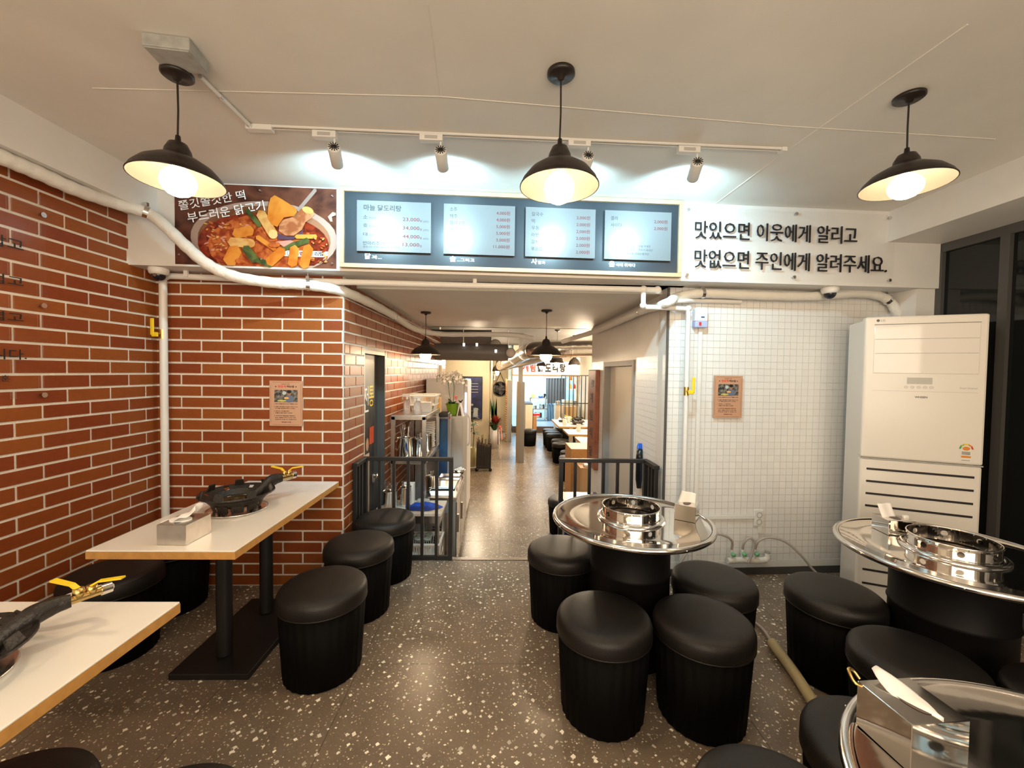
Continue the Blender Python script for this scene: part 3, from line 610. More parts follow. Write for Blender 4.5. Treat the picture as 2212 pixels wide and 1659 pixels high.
for (hu, hv), (bu, bv), yw, l_ in spl:
    h = pz(hu, hv, ZC-.03)
    t = thing('track_spotlight', l_, 'spotlight', (h.x, h.y, ZC-.02), tz, 'white track spotlights')
    MB().box(-.055, .055, -.017, .017, -.030, .001, WPL).build('driver_box', t, .003)
    MB().box(-.03, .03, -.0175, -.017, -.024, -.008, mat('rating_label', (.45, .44, .42), .6)).build('rating_label', t)
    MB().tube([(.045, 0, -.03), (.045, 0, -.062), (.045, .006, -.075)], .005, WPL, 8).build('stem', t)
    d = Vector((math.sin(-yw)*.9, .80, -.28)).normalized(); p0 = Vector((.045, -.01, -.072))
    q = Vector((0, 0, 1)).rotation_difference(d)
    MB().lathe([(0, .0), (.027, .0), (.029, .006), (.029, .11), (.026, .113), (.024, .104), (0, .102)], WPL, p0, 28, ax=d).build('lamp_tube', t)
    fn = MB()
    for i in range(12):
        a = i*PI/6; e1 = q @ Vector((math.cos(a), math.sin(a), 0)); fn.tube([p0-d*.002+e1*.008, p0-d*.002+e1*.025], .0022, BLACKM, 4)
    fn.lathe([(0, -.003), (.009, -.003), (.009, 0), (.0, .001)], BLACKM, p0, 12, ax=d); fn.build('heat_sink', t)
    MB().lathe([(0, .1035), (.022, .1035)], mat('spot_lens', (.8, .95, 1), .3, emit=30), p0, 20, ax=d).build('lens', t)
    sl = bpy.data.lights.new('spot_beam', 'SPOT'); sl.energy = SPOT; sl.color = (.52, .86, 1.0); sl.spot_size = math.radians(140); sl.spot_blend = .8; sl.shadow_soft_size = .02
    so = bpy.data.objects.new('spot_beam', sl); COL.objects.link(so); so.parent = t; so.location = p0+d*.12
    so.rotation_euler = Vector((0, 0, -1)).rotation_difference(d).to_euler()
# ================================================================ PIPES, CAMERAS
def hose(name, label, pts_, r, m=WRAP, cat='pipe', cl=()):
    P = spline(pts_, 8); t = thing(name, label, cat, P[0])
    MB().tube([p-P[0] for p in P], r, m, 14, rr=[r*(1+.05*math.sin(i*1.7)) for i in range(len(P))]).build('wrapped_hose', t)
    for q_, hz in cl:
        i = min(range(len(P)), key=lambda k_: (P[k_]-q_).length); d = _n(P[min(i+1, len(P)-1)]-P[i-1]); c_ = P[i]-P[0]
        MB().tube([c_-d*.011, c_+d*.011], r*1.13, STEELR, 18).build('pipe_clamp', t)
        MB().tube([c_+Vector((0, 0, r*1.05)), c_+Vector((0, 0, hz-P[i].z))], .0035, STEELR, 6).box(c_.x-.010, c_.x+.010, c_.y-.008, c_.y+.008, c_.z+r*1.05, c_.z+r*1.05+.022, STEELR).build('hanger_rod', t)
    return t
XH = -2.20
h1 = [px(-120, 285, XH), px(0, 338, XH), px(80, 372, XH), px(160, 408, XH), px(240, 436, XH), py(316, 459, 2.50), py(350, 482, 2.50), py(400, 530, 2.51), py(450, 572, 2.53), py(510, 598, 2.56), py(590, 611, 2.62), py(665, 616, 2.70), py(735, 628, 2.80), px(790, 650, -1.035), px(850, 682, -1.035), px(900, 712, -1.03), py(960, 722, 5.62), py(1040, 722, 5.60), py(1110, 724, 5.60), py(1150, 731, 5.7)]
hose('insulated_pipe', 'thick white wrapped pipe swooping down across the food banner', h1, .034, cl=[(h1[5], 2.44), (h1[11], ZB), (h1[14], ZB-.03)])
h2 = [FT(FT.at(1945, 690, .06)[0], FT.at(1945, 690, .06)[1], .06), FT(*FT.at(1918, 648, .06), .06), FT(*FT.at(1860, 634, .06), .06), FT(*FT.at(1750, 640, .06), .06), FT(*FT.at(1630, 638, .06), .06), FT(*FT.at(1517, 634, .06), .06), py(1462, 642, 2.90), px(1440, 655, 1.13), px(1385, 672, 1.14), px(1330, 697, 1.14), px(1285, 716, 1.14), py(1240, 730, 5.7), py(1215, 738, 5.9)]
hose('insulated_pipe', 'white wrapped pipe running along the tiled wall above the air conditioner', h2, .032, cl=[(h2[1], ZB), (h2[5], ZB), (h2[8], ZB-.03)])
h3 = [FT(*FT.at(1600, 652, .02), .02), FT(*FT.at(1510, 650, .025), .025), py(1455, 652, 2.90), px(1380, 668, 1.17), px(1320, 695, 1.17), px(1280, 713, 1.17)]
P = spline(h3, 8); tag(MB().tube([p-P[0] for p in P], .016, WPIPE, 10).build('thin_wrapped_pipe'), 'thinner white pipe following the wrapped pipe into the corridor', 'pipe').location = P[0]
def gas(name, label, pts_, r, parts, valve=None, lever=1):
    t = thing(name, label, 'pipe', pts_[0]); o0 = pts_[0]
    m = MB(); m.tube([p-o0 for p in pts_], r, WPIPE, 14); m.build('pipe_run', t)
    for q_ in parts: m = MB(); m.ball(q_-o0, r*1.38, WPIPE, 8); m.build('elbow', t)
    if valve:
        c_ = valve-o0; MB().tube([c_-Vector((0, 0, .03)), c_+Vector((0, 0, .03))], r*1.12, BRASS, 14).tube([c_, c_+Vector((0, -.045, 0))], .009, BRASS, 10).build('brass_valve', t)
        x_ = .03*lever; MB().box(c_.x+x_-.011, c_.x+x_+.011, c_.y-.052, c_.y-.042, c_.z-.01, c_.z+.10, YEL).box(min(c_.x, c_.x+x_)-.005, max(c_.x, c_.x+x_)+.005, c_.y-.05, c_.y-.04, c_.z-.02, c_.z+.01, YEL).build('valve_lever', t, .004)
    return t
yv = 2.755
g0 = py(352, 604, yv); gas('gas_pipe', 'white vertical pipe in the brick corner with a yellow valve lever', [g0, Vector((g0.x, yv, .0))], .023, [], py(352, 722, yv), -1)
ga = [py(358, 596, yv), FM(FM.at(560, 604, -.12)[0], ZB-.045, -.12), FM(FM.at(1000, 612, -.12)[0], ZB-.045, -.12), FM(FM.at(1390, 624, -.10)[0], ZB-.045, -.10), FM(FM.at(1420, 628, -.10)[0], ZB-.045, -.10)]
gp = gas('gas_pipe', 'long white horizontal pipe just below the menu board', ga, .020, [ga[0], ga[3], ga[4]])
for u in (402, 1026): a_ = FM(FM.at(u, 600, -.12)[0], ZB-.04, -.12)-ga[0]; MB().box(a_.x-.012, a_.x+.012, a_.y-.008, a_.y+.008, a_.z, a_.z+.045, WPIPE).build('bracket', gp)
k0 = ga[3]; k1 = Vector((k0.x, k0.y, py(1392, 660, k0.y).z)); k2 = FT(*FT.at(1487, 667, .06), .06); k3 = Vector((k2.x, k2.y, .10))
gas('gas_pipe', 'white pipe stepping down beside the gas alarm on the tiles', [k0-Vector((0, 0, .02)), k1, Vector((k1.x+.02, k1.y, k1.z-.01)), k2-Vector((.02, 0, 0)), Vector((k2.x, k2.y, k2.z-.02)), k3], .017, [k1, k2], Vector((k2.x, k2.y, FT.at(1488, 845, .06)[1])), 1)
a_, b_ = FT.at(1512, 720, .0); o = MB().box(-.013, .013, -.012, 0, 0, 1, WPL).build('cable_trunking'); tag(o, 'narrow white vertical cable trunking below the gas alarm', 'trunking'); o.location = FT(FT.at(1506, 900)[0], .10, .004); o.scale = (1, 1, FT.at(1512, 700)[1]-.10); o.rotation_euler.z = TW
a0_, b0_ = FT.at(1502, 707, .05); a1_, b1_ = FT.at(1530, 666, .05)
t = thing('gas_alarm', 'small white and lilac gas alarm box with a red switch', 'alarm box', FT((a0_+a1_)/2, (b0_+b1_)/2, 0), TW); hw, hh_ = (a1_-a0_)/2, (b1_-b0_)/2; LIL = mat('lilac_plastic', (.38, .42, .66), .4)
MB().box(-hw, hw, -.05, 0, -hh_*.35, hh_, mat('pale_plastic', (.70, .70, .76), .35)).build('housing', t, .006); MB().box(-hw, hw, -.052, 0, -hh_, -hh_*.35, LIL).build('lower_cover', t, .006)
MB().box(-hw*.45, -hw*.1, -.056, -.05, -hh_*.8, -hh_*.45, mat('red_switch', (.75, .03, .02), .4)).build('red_switch', t); MB().box(-hw*.3, hw*.75, -.053, -.05, -hh_*.15, hh_*.75, WPL).box(-hw*.15, hw*.4, -.055, -.053, 0, hh_*.14, mat('blue_display', (.02, .10, .30), .3)).build('display_panel', t)
def dome(u, v, y, label):
    p = py(u, v, y); t = thing('security_camera', label, 'security camera', (p.x, p.y, ZB)); z = p.z-ZB
    MB().lathe([(.052, 0), (.056, -.012), (.050, -.035), (.040, -.042), (0, -.043)][::-1], WPL, (0, 0, 0), 28).build('base', t)
    MB().ball((0, 0, -.042), .038, mat('smoked_dome', (.012, .012, .02), .04), 10).build('dome', t)
    MB().lathe([(0, 0), (.012, 0)], STEELR, (0.004, -.0385, -.048), 16, ax=(0, -1, -.25)).build('lens', t)
dome(343, 590, 2.68, 'white dome security camera in the corner above the brick wall'); dome(1793, 626, 2.86, 'white dome security camera above the wrapped pipe on the tiled side')
p = FT(*FT.at(1975, 640, .02), .02); tag(MB().tube(spline([(0, 0, 0), (.012, 0, -.05), (.0, 0, -.10), (-.01, 0, -.22)], 5), .0022, INK, 6).build('loose_cable'), 'thin dark cable dangling behind the air conditioner', 'cable').location = p
# wall outlet, manifold, hoses
a_, b_ = FT.at(1637, 1118); t = thing('wall_outlet', 'white double wall socket on the white tiles', 'socket', FT(a_, b_, 0), TW)
MB().box(-.036, .036, -.014, 0, -.06, .06, WPL).build('cover_plate', t, .003)
for z_ in (.026, -.026):
    MB().lathe([(.020, -.001), (.022, .003), (.018, .003), (.017, -.004), (0, -.004)], mat('socket_grey', (.45, .44, .42), .4), (0, -.0145, z_), 24, ax=(0, -1, 0)).build('socket', t)
x0_ = FT.at(1512, 1112)[0]
tag(MB().box(0, a_-.036-x0_, -.012, 0, -.012, .012, WPL).build('cable_trunking'), 'horizontal white cable trunking leading to the wall socket', 'trunking'); o = bpy.data.objects['cable_trunking.001']; o.location = FT(x0_, b_+.01, .003); o.rotation_euler.z = TW
tag(MB().box(-.014, .014, -.012, 0, 0, b_-.06-.32, WPL).build('cable_trunking'), 'short white trunking below the wall socket', 'trunking'); o = bpy.data.objects['cable_trunking.002']; o.location = FT(a_+.01, .32, .003); o.rotation_euler.z = TW
mc_ = FT(FT.at(1620, 1215, .08)[0], .135, .06)
t = thing('water_manifold', 'white wrapped water manifold low on the tiled wall with green taps', 'manifold', mc_, TW)
MB().tube([(-.16, 0, 0), (-.05, 0, .004), (.06, 0, -.003), (.13, 0, .0), (.15, 0, .02), (.15, 0, .05)], .022, WRAP, 12).build('manifold_pipe', t)
MB().tube([(.15, 0, .05), (.15, 0, .062)], .017, GREYBOX, 12).build('end_plug', t)
for x_ in (-.13, -.045, .05):
    MB().tube([(x_, 0, .015), (x_, 0, .085)], .010, WPL, 10).build('outlet_stub', t); MB().lathe([(.0, .022), (.014, .02), (.015, 0), (.012, -.002)], mat('green_tap', (.18, .50, .25), .4), (x_, -.012, .055), 12, ax=(0, -1, 0)).build('green_tap', t)
HM = mat('grey_hose', (.42, .37, .34), .4)
def wl(x_, z_, c_=0): q_ = mc_+FT.x*x_+Vector((0, 0, z_)); return q_-Vector((0, c_, 0))
for nm, lb_, pp in (('water_hose', 'grey hose arching left from the manifold behind the round table', [wl(-.13, .08), wl(-.14, .15, .02), wl(-.20, .20, .04), wl(-.29, .22, .05), wl(-.42, .18, .05), wl(-.55, .04, .08), wl(-.62, -.11, .12)]),
                ('water_hose', 'short grey hose looped between two taps of the manifold', [wl(-.045, .08), wl(-.05, .14, .02), wl(-.015, .18, .03), wl(.02, .15, .03), wl(.01, .07, .03), wl(-.02, .0, .035)]),
                ('water_hose', 'long grey hose curving right from the manifold to the floor', [wl(.05, .08), wl(.06, .15, .02), wl(.13, .185, .04), wl(.24, .16, .06), wl(.33, .08, .10), wl(.42, -.03, .13), wl(.50, -.09, .20), wl(.53, -.12, .30), wl(.50, -.12, .45)])):
    P = spline(pp, 7); o = tag(MB().tube([p-P[0] for p in P], .0085, HM, 10).build(nm), lb_, 'hose'); o.location = P[0]
a, b_ = pz(1668, 1388, .03), pz(1768, 1535, .03)
t = thing('foam_sleeved_pipe', 'cream foam-sleeved pipe lying on the floor between the stools', 'pipe', a)
MB().tube(spline([(0, 0, 0), (b_-a)*.5+Vector((.008, 0, 0)), b_-a], 6), .026, mat('cream_foam', (.55, .46, .26), .7, bump=.3, bscale=60), 16).build('foam_sleeve', t)
MB().tube(spline([pz(1520, 1318, .012)-a, pz(1580, 1325, .012)-a, pz(1638, 1350, .016)-a, Vector((0, 0, 0)), (b_-a)*.05], 5), .0085, HM, 10).build('hose_end', t)
# ================================================================ TABLES AND STOOLS OF THE FRONT ROOM
TH = .74
def long_table(label, x0, x1, y0, y1, polesy, base, floor=0.0, cast=True, mx=None, one=False):
    cx, cy = (x0+x1)/2, (y0+y1)/2
    t = thing('dining_table', label, 'table', (cx, cy, floor)); hx, hy = (x1-x0)/2, (y1-y0)/2
    MB().box(-hx, hx, -hy, hy, TH-.006, TH, WLAM).build('tabletop', t, .0015, 1)
    MB().box(-hx-.0006, hx+.0006, -hy-.0006, hy+.0006, TH-.036, TH-.006, WEDGE).build('edge_band', t)
    if mx is None: mx = 0
    for p_ in polesy:
        MB().tube([(mx, p_-cy, .04), (mx, p_-cy, TH-.036)], .036, BLACKM, 20).build('leg', t)
        MB().box(mx-.16, mx+.16, p_-cy-.03, p_-cy+.03, TH-.048, TH-.036, BLACKM).build('top_bracket', t)
    bx0, bx1, by0, by1 = base; MB().box(bx0-cx, bx1-cx, by0-cy, by1-cy, 0, .03, BLACKM).build('base_plate', t, .004)
    return t
long_table('long white laminate table standing by the brick back wall', -1.705, -1.10, 1.697, 2.772, (2.08, 2.45), (-1.58, -1.20, 1.945, 2.60), mx=.0)
long_table('white laminate table cut off by the lower left edge', -1.66, -1.035, .25, 1.325, (.55, 1.0), (-1.62, -1.43, .42, 1.10), mx=-.17)
def stool(label, x, y, z=0):
    t = thing('drum_stool', label, 'stool', (x, y, z), 0, 'black round drum stools')
    o = MB().lathe([(0, .4425), (.09, .442), (.155, .439), (.188, .432), (.202, .420), (.208, .404), (.209, .385), (.208, .355), (.205, .352), (.0, .352)][::-1], BLEATH, n=48).ring((0, 0, .356), .2055, .004, BLEATH, n=48).build('seat_cushion', t)
    MB().lathe([(.0, 0), (.172, 0), (.179, .006), (.199, .35), (.0, .352)], BFAB, n=112, rad=lambda a, z: 1+(.012*math.sin(a*28) if 0 < z < .352 else 0)).build('pleated_body', t)
    return t
s0 = stool('black drum stool at the right front of the brick-side table', -.88, 2.027)
ST = [(-.876, 2.53, 0, 'black drum stool in the middle of the three beside the long white table'), (-.834, 2.968, 0, 'black drum stool against the left black railing'),
 (.379, 2.459, 0, 'black drum stool left of the nearer round steel table'), (.467, 1.774, 0, 'black drum stool nearest the centre, in front of the round table'),
 (.90, 1.748, 0, 'black drum stool second in front of the round table'), (1.133, 2.10, 0, 'black drum stool between the round table and the wall taps'),
 (1.675, 1.97, 0, 'black drum stool beside the air conditioner, left of the far right table'), (1.607, 1.50, 0, 'wide-looking black drum stool in front of the right steel table'),
 (1.98, 1.27, 0, 'black drum stool half cut off at the right edge'), (.70, .945, 0, 'black drum stool at the bottom edge beside the big tissue box'),
 (1.13, 1.12, 0, 'black drum stool tucked under the bottom right steel table'), (-.785, .90, 0, 'black drum stool cut off at the bottom left'), (-1.215, .95, 0, 'black drum stool just peeping in under the front white table'),
 (-2.02, 2.15, 0, 'black drum stool between the brick left wall and the long table, nearer'), (-2.06, 2.575, 0, 'black drum stool in the brick corner behind the long table'),
 (.80, 5.02, ZI, 'black drum stool on the lower floor behind the right railing')]
for x, y, z, l_ in ST: dup(s0, (x, y, z), R.uniform(0, 1), l_)
# inner room stools
ly_ = 0
for i, (ul, v, l_) in enumerate(((1208, 985, 'inner stool nearest, beside the wooden cabinet'), (1211, 973.5, 'second inner stool, beside the wooden cabinet'), (1193, 956, 'third inner stool in the row along the white tables'), (1191.5, 948.6, 'fourth inner stool in the row along the white tables'), (1180.6, 936.4, 'fifth inner stool in the row along the white tables'), (1176.6, 931.4, 'sixth inner stool in the row along the white tables'), (1173, 926.5, 'farthest inner stool in the row along the white tables'))):
    p = pz(ul, v, -.06); p.y = max(p.y, ly_+.425); ly_ = p.y; dup(s0, (p.x+.20, p.y, ZI), .3*i, 'black drum stool, '+l_)
p = pz(1200, 922, -.06); dup(s0, (p.x+.2, p.y, ZI), .1, 'black drum stool on the far side of the last inner table')
dup(s0, (.75, 11.05, ZI), .1, 'black drum stool behind the grey partition')
RT = .72
def round_table(label, x, y, sc_=1, rz=0):
    t = thing('steel_drum_table', label, 'table', (x, y, 0), rz, 'round polished steel tables'); t.scale = (sc_, sc_, 1)
    MB().lathe([(.165, RT), (.30, RT), (.392, RT-.001), (.397, RT+.004)], STEEL, n=72, cap=False).lathe([(.0, RT-.03), (.35, RT-.03), (.40, RT-.022)], STEELB, n=48).build('tabletop', t)
    rm = MB().ring((0, 0, RT-.006), .408, .014, STEELR, n=80, k=12)
    for i in range(8): a = i*PI/4+.3; rm.ball((.421*math.cos(a), .421*math.sin(a), RT-.006), .004, STEELR, 5)
    rm.build('rolled_rim', t)
    MB().lathe([(0, 0), (.205, 0), (.210, .006), (.206, .012), (.206, .22), (.212, .228), (.206, .236), (.206, .45), (.212, .458), (.206, .466), (.206, .68), (.212, .69), (0, .692)], mat('black_drum', (.004, .0035, .004), .5, spec=.2), n=56).build('drum_base', t)
    # burner ring with round holes
    g = MB(); rr = .150; z0, z1 = RT+.004, RT+.066; NS = 8; hz = (z0+z1)/2+.003; hr = .0125
    for s_ in range(NS):
        a0 = s_*2*PI/NS; half = .16; ac = a0+PI/NS
        def cp(a, z, r_=rr): return (r_*math.cos(a), r_*math.sin(a), z)
        for (b0, b1) in ((a0, ac-half), (ac+half, a0+2*PI/NS)):
            for q_ in range(4):
                u0, u1 = b0+(b1-b0)*q_/4, b0+(b1-b0)*(q_+1)/4; g.add([cp(u0, z0), cp(u1, z0), cp(u1, z1), cp(u0, z1)], [(0, 1, 2, 3)], STEEL, True)
        K = 16; inn = []; out = []
        for q_ in range(K):
            th = q_*2*PI/K+PI/K; c_, s2_ = math.cos(th), math.sin(th); k_ = 1/max(abs(c_), abs(s2_)); inn.append(cp(ac+hr/rr*c_, hz+hr*s2_))
            zz = hz+(z1-hz if s2_ > 0 else hz-z0)*s2_*k_; out.append(cp(ac+half*c_*k_, zz))
        g.add(inn+out, [(q_, (q_+1) % K, K+(q_+1) % K, K+q_) for q_ in range(K)], STEEL, False)
    g.ring((0, 0, z1), rr, .0035, STEELR, n=64); g.build('perforated_ring', t)
    MB().lathe([(.178, RT+.001), (.176, RT+.010), (.160, RT+.014), (.152, RT+.012)], STEELR, n=64, cap=False).build('ring_flange', t)
    MB().lathe([(.165, RT+.001), (.145, RT-.01), (.135, RT-.05), (.0, RT-.055)], mat('burnt_pan', (.05, .04, .035), .3, .7), n=48, cap=False).build('drip_pan', t)
    for k_ in range(3):
        a = k_*2*PI/3+.9; d = Vector((math.cos(a), math.sin(a), 0)); n_ = Vector((-d.y, d.x, 0))*.004
        P_2 = [d*.03+Vector((0, 0, RT-.05)), d*.135+Vector((0, 0, RT-.045)), d*.135+Vector((0, 0, RT+.002)), d*.10+Vector((0, 0, RT+.016)), d*.03+Vector((0, 0, RT-.02))]
        MB().add([p+n_ for p in P_2]+[p-n_ for p in P_2], [(0, 1, 2, 3, 4), (9, 8, 7, 6, 5)]+[(i, (i+1) % 5, (i+1) % 5+5, i+5) for i in range(5)], IRON).build('pot_prong', t)
    return t
TA, TB, TC = (.707, 2.171), (2.03, 1.76), (1.09, .56)
rt0 = round_table('round polished steel drum table in the middle of the room', *TA)
dup(rt0, (TB[0], TB[1], 0), .5, 'round polished steel drum table in front of the air conditioner')
o = dup(rt0, (TC[0], TC[1], 0), 1.1, 'round polished steel drum table cut off at the bottom right'); o.scale = (1.07, 1.07, 1)
def tissue_box(label, c, rz, W, D, Hh, plume, loc_clip=False, m=STEEL, slot=True):
    t = thing('tissue_box', label, 'tissue box', c, rz)
    b = MB(); b.box(-W/2, W/2, -D/2, D/2, .001, Hh, m); b.build('box_body', t, .0012, 1)
    if slot: MB().ell(Fr((0, 0, 0), (1, 0, 0), (0, 1, 0)), 0, 0, W*.18, D*.34, Hh+.0008, mat('slot_dark', (.12, .09, .08), .6)).build('slot', t)
    # paper: bent sheet rising out of the slot
    n = 9; vs = []; fs = []
    for i in range(n):
        f = i/(n-1)
        for j in range(n):
            g_ = j/(n-1)-.5; x, y, z = plume(f, g_); vs.append((x, y, z+Hh-.002))
    fs = [(i*n+j, i*n+j+1, (i+1)*n+j+1, (i+1)*n+j) for i in range(n-1) for j in range(n-1)]
    p = MB().add(vs, fs, TISS, True).build('tissue_sheet', t); s = p.modifiers.new('solid', 'SOLIDIFY'); s.thickness = .0012
    return t
# box on the long table
a, b_, c_ = pz(344, 1178, TH), pz(407, 1179, TH), pz(451, 1150, TH); ctr = (a+c_)/2; rz_ = math.atan2(b_.y-a.y, b_.x-a.x)
t = tissue_box('brushed steel tissue box with a folded tissue on the long white table', Vector((ctr.x, ctr.y, TH)), rz_, (b_-a).length, (c_-b_).length, .088, lambda f, g: (-.02+f*.085+.008*math.sin(g*9), g*.10*(1-.35*f), .004+.055*f**1.1+.010*math.cos(g*6)*f+.008*math.sin(f*7)), m=STEELB)
MB().ell(Fr((-.01, -.01, .0895), (1, 0, 0), (0, 1, 0)), 0, 0, .045, .032, .003, TISS, n=20, th=.006).build('folded_tissue', t)
MB().box(-(b_-a).length/2-.022, -(b_-a).length/2-.001, -.03, .01, .060, .084, TISS).build('bottle_opener_tab', t, .004)
# box on the nearer round table
a, b_, c_ = pz(1446, 1119, RT), pz(1491.5, 1128, RT), pz(1520.5, 1119, RT); ctr = (a+c_)/2; rz_ = math.atan2(b_.y-a.y, b_.x-a.x)
pl_ = lambda f, g: (-.005+g*.085*(1-.2*f)+.012*f, .004+.012*math.sin(g*5), .062*f-.012*g*f)
tissue_box('mirror-steel tissue box with a white tissue on the middle round table', Vector((ctr.x, ctr.y, RT)), rz_, (b_-a).length, (c_-b_).length, .083, pl_)
a, b_, c_ = pz(1882, 1139, RT), pz(1919, 1157, RT), pz(1978, 1160, RT); ctr = (a+c_)/2; rz_ = math.atan2(c_.y-b_.y, c_.x-b_.x)
t = tissue_box('mirror-steel tissue box on the round table before the air conditioner', Vector((ctr.x, ctr.y, RT)), rz_, (c_-b_).length, (b_-a).length, .075, lambda f, g: (-.02+g*.075+.0*f-.02*f, .01*math.sin(g*4)+.01*f, .068*f), m=STEEL)
MB().box((c_-b_).length/2-.012, (c_-b_).length/2+.012, .0, .014, .066, .086, WPL).build('bottle_opener_tab', t, .003)
a, d_, c_, b_ = pz(1858, 1468, RT+.1), pz(1974, 1465, RT+.1), pz(2087, 1557, RT+.1), pz(1961, 1566, RT+.1)
ctr = (a+b_+c_+d_)/4; rz_ = math.atan2(c_.y-b_.y, c_.x-b_.x); W_, D_ = ((c_-b_).length+(d_-a).length)/2, ((b_-a).length+(c_-d_).length)/2
t = tissue_box('large worn steel tissue box at the bottom right, tissue lying on its lid', Vector((ctr.x, ctr.y, RT)), rz_, W_, D_, .1, lambda f, g: (-.026+.066*(1-f)*.3+.058*g*math.sin(PI*min(1, .12+.88*(1-f)))+.018, -.052+.12*f, .004+.003*math.cos(g*5)+.042*max(0, f-.55)**1.0), m=STEEL)
MB().tube(spline([(-W_/2, D_/2-.01, .095), (-W_/2-.014, D_/2-.006, .103), (-W_/2-.012, D_/2+.01, .118), (-W_/2+.004, D_/2+.014, .112), (-W_/2+.01, D_/2+.004, .1)], 4), .0035, BRASS, 8).build('bottle_opener', t)
# cast iron table burners
def burner(label, c, rz):
    t = thing('gas_burner', label, 'gas burner', c, rz, 'cast iron table burners')
    MB().lathe([(0, .001), (.138, .001), (.150, .007), (.148, .010), (.132, .006), (0, .006)], STEELR, n=48).build('steel_tray', t)
    b = MB(); N_ = 20
    def ringp(r, z): return [(r*math.cos(i*2*PI/(N_*2)), r*math.sin(i*2*PI/(N_*2)), z) for i in range(N_*2)]
    L_ = [ringp(.112, .012), ringp(.126, .038), ringp(.150, .058), ringp(.172, .068), ringp(.184, .072)]
    for q_ in range(3):
        for i in range(N_*2):
            if q_ == 0 and i % 4 == 1: continue
            if q_ == 2 and i % 5 == 4: continue
            j = (i+1) % (N_*2); b.add([L_[q_][i], L_[q_][j], L_[q_+1][j], L_[q_+1][i]], [(0, 1, 2, 3)], IRON, False)
    for i in range(N_*2):
        j = (i+1) % (N_*2)
        b.add([L_[3][i], L_[3][j], L_[4][j], L_[4][i]], [(0, 1, 2, 3)], IRON)
    o = b.build('scalloped_bowl', t); s = o.modifiers.new('solid', 'SOLIDIFY'); s.thickness = .005
    for i in range(7):
        a = i*2*PI/7+.2; r0, r1 = .176, .162; w3 = .15
        tb = [(r0*math.cos(a-w3), r0*math.sin(a-w3), .068), (r0*math.cos(a+w3), r0*math.sin(a+w3), .068), (r1*math.cos(a+w3*.8), r1*math.sin(a+w3*.8), .098), (r1*math.cos(a-w3*.8), r1*math.sin(a-w3*.8), .098)]
        o = MB().add(tb, [(0, 1, 2, 3)], IRON).build('pot_rest', t); s = o.modifiers.new('solid', 'SOLIDIFY'); s.thickness = .006
    for i in range(4): a = i*PI/2+.5; MB().tube([(.10*math.cos(a), .10*math.sin(a), .006), (.10*math.cos(a), .10*math.sin(a), .03)], .007, IRON, 8).build('foot', t)
    MB().lathe([(0, .02), (.07, .02), (.088, .034), (.086, .044), (.07, .048), (.062, .040), (.040, .040), (.034, .048), (.02, .048), (.016, .04), (0, .04)], mat('burner_brass', (.10, .075, .03), .4, .8, noise=.3, nscale=60), n=40).build('burner_head', t)
    MB().tube(spline([(.05, 0, .03), (.11, .004, .050), (.16, .0, .082), (.205, .006, .092), (.245, 0, .094)], 4), .024, IRON, 12, rr=[.018, .020, .023, .025, .026, .026, .024, .023, .025, .027, .027, .026, .025, .023, .021, .020, .018]).build('mixing_tube', t)
    MB().tube([(.235, 0, .094), (.310, 0, .096)], .012, BRASS, 12).tube([(.307, 0, .096), (.33, 0, .096)], .017, STEELR, 6).lathe([(.0, 0), (.013, 0), (.013, .025), (0, .025)], BRASS, (.260, 0, .098), 12).lathe([(.0, 0), (.013, 0), (.013, .022), (0, .022)], BRASS, (.287, 0, .098), 12).build('brass_valve', t)
    for x_, sg in ((.260, 1), (.287, -1)):
        d = Vector((-.35 if sg > 0 else .55, .8 if sg > 0 else -.75, 0)).normalized(); n_ = Vector((-d.y, d.x, 0))*.007; o_ = Vector((x_, 0, .122))
        Q = [o_+n_, o_-n_, o_+d*.02-n_+Vector((0, 0, .012)), o_+d*.02+n_+Vector((0, 0, .012)), o_+d*.085-n_*1.2+Vector((0, 0, .02)), o_+d*.085+n_*1.2+Vector((0, 0, .02))]
        o = MB().add(Q, [(0, 1, 2, 3), (3, 2, 4, 5)], YEL).build('yellow_lever', t); s = o.modifiers.new('solid', 'SOLIDIFY'); s.thickness = .005
    MB().tube(spline([(.325, .0, .096), (.31, .05, .08), (.25, .08, .07), (.19, .12, .02), (.13, .17, .012)], 6), .013, mat('gas_hose', (.62, .58, .53), .5), 10).build('gas_hose', t)
    return t
v1_ = pz(622, 1027, TH+.13); a1_ = math.radians(56); b0 = burner('cast iron burner bowl on a steel tray on the long white table', (v1_.x-.27*math.cos(a1_), v1_.y-.27*math.sin(a1_), TH), a1_); b0.scale = (.96, .96, 1.32)
vt = pz(180, 1262, TH+.13); ang = math.radians(58)
o = dup(b0, (vt.x-.27*math.cos(ang), vt.y-.27*math.sin(ang), TH), ang, 'cast iron burner with yellow levers on the front white table'); o.children[4]
# ================================================================ AIR CONDITIONER
fl_, fr_ = Vector((2.337, 2.58, 0)), Vector((2.863, 2.335, 0)); az = math.atan2(fr_.y-fl_.y, fr_.x-fl_.x); AW = (fr_-fl_).length; AH = 1.885; AD = .36
t = thing('air_conditioner', 'tall white floor-standing air conditioner in the right corner', 'air conditioner', fl_, az)
MB().box(.015, AW-.015, .05, AD, 0, AH-.01, ACW).build('cabinet', t, .012); MB().box(0, AW, .0, .06, .62+.36, AH, ACW).build('upper_front', t, .012); MB().box(.0, AW, .006, .06, .0, .972, ACW).build('lower_front', t, .012)
FA = Fr((0, 0, 0), (1, 0, 0))
o = MB().box(.045, AW-.04, -.004, .002, AH-.36, AH-.05, mat('glossy_white', (.78, .75, .71), .05)).build('louvre_panel', t, .006)
gl = MB()
for z_ in (AH-.145, AH-.235): gl.box(.05, AW-.045, -.0055, -.003, z_, z_+.0025, GREYBOX)
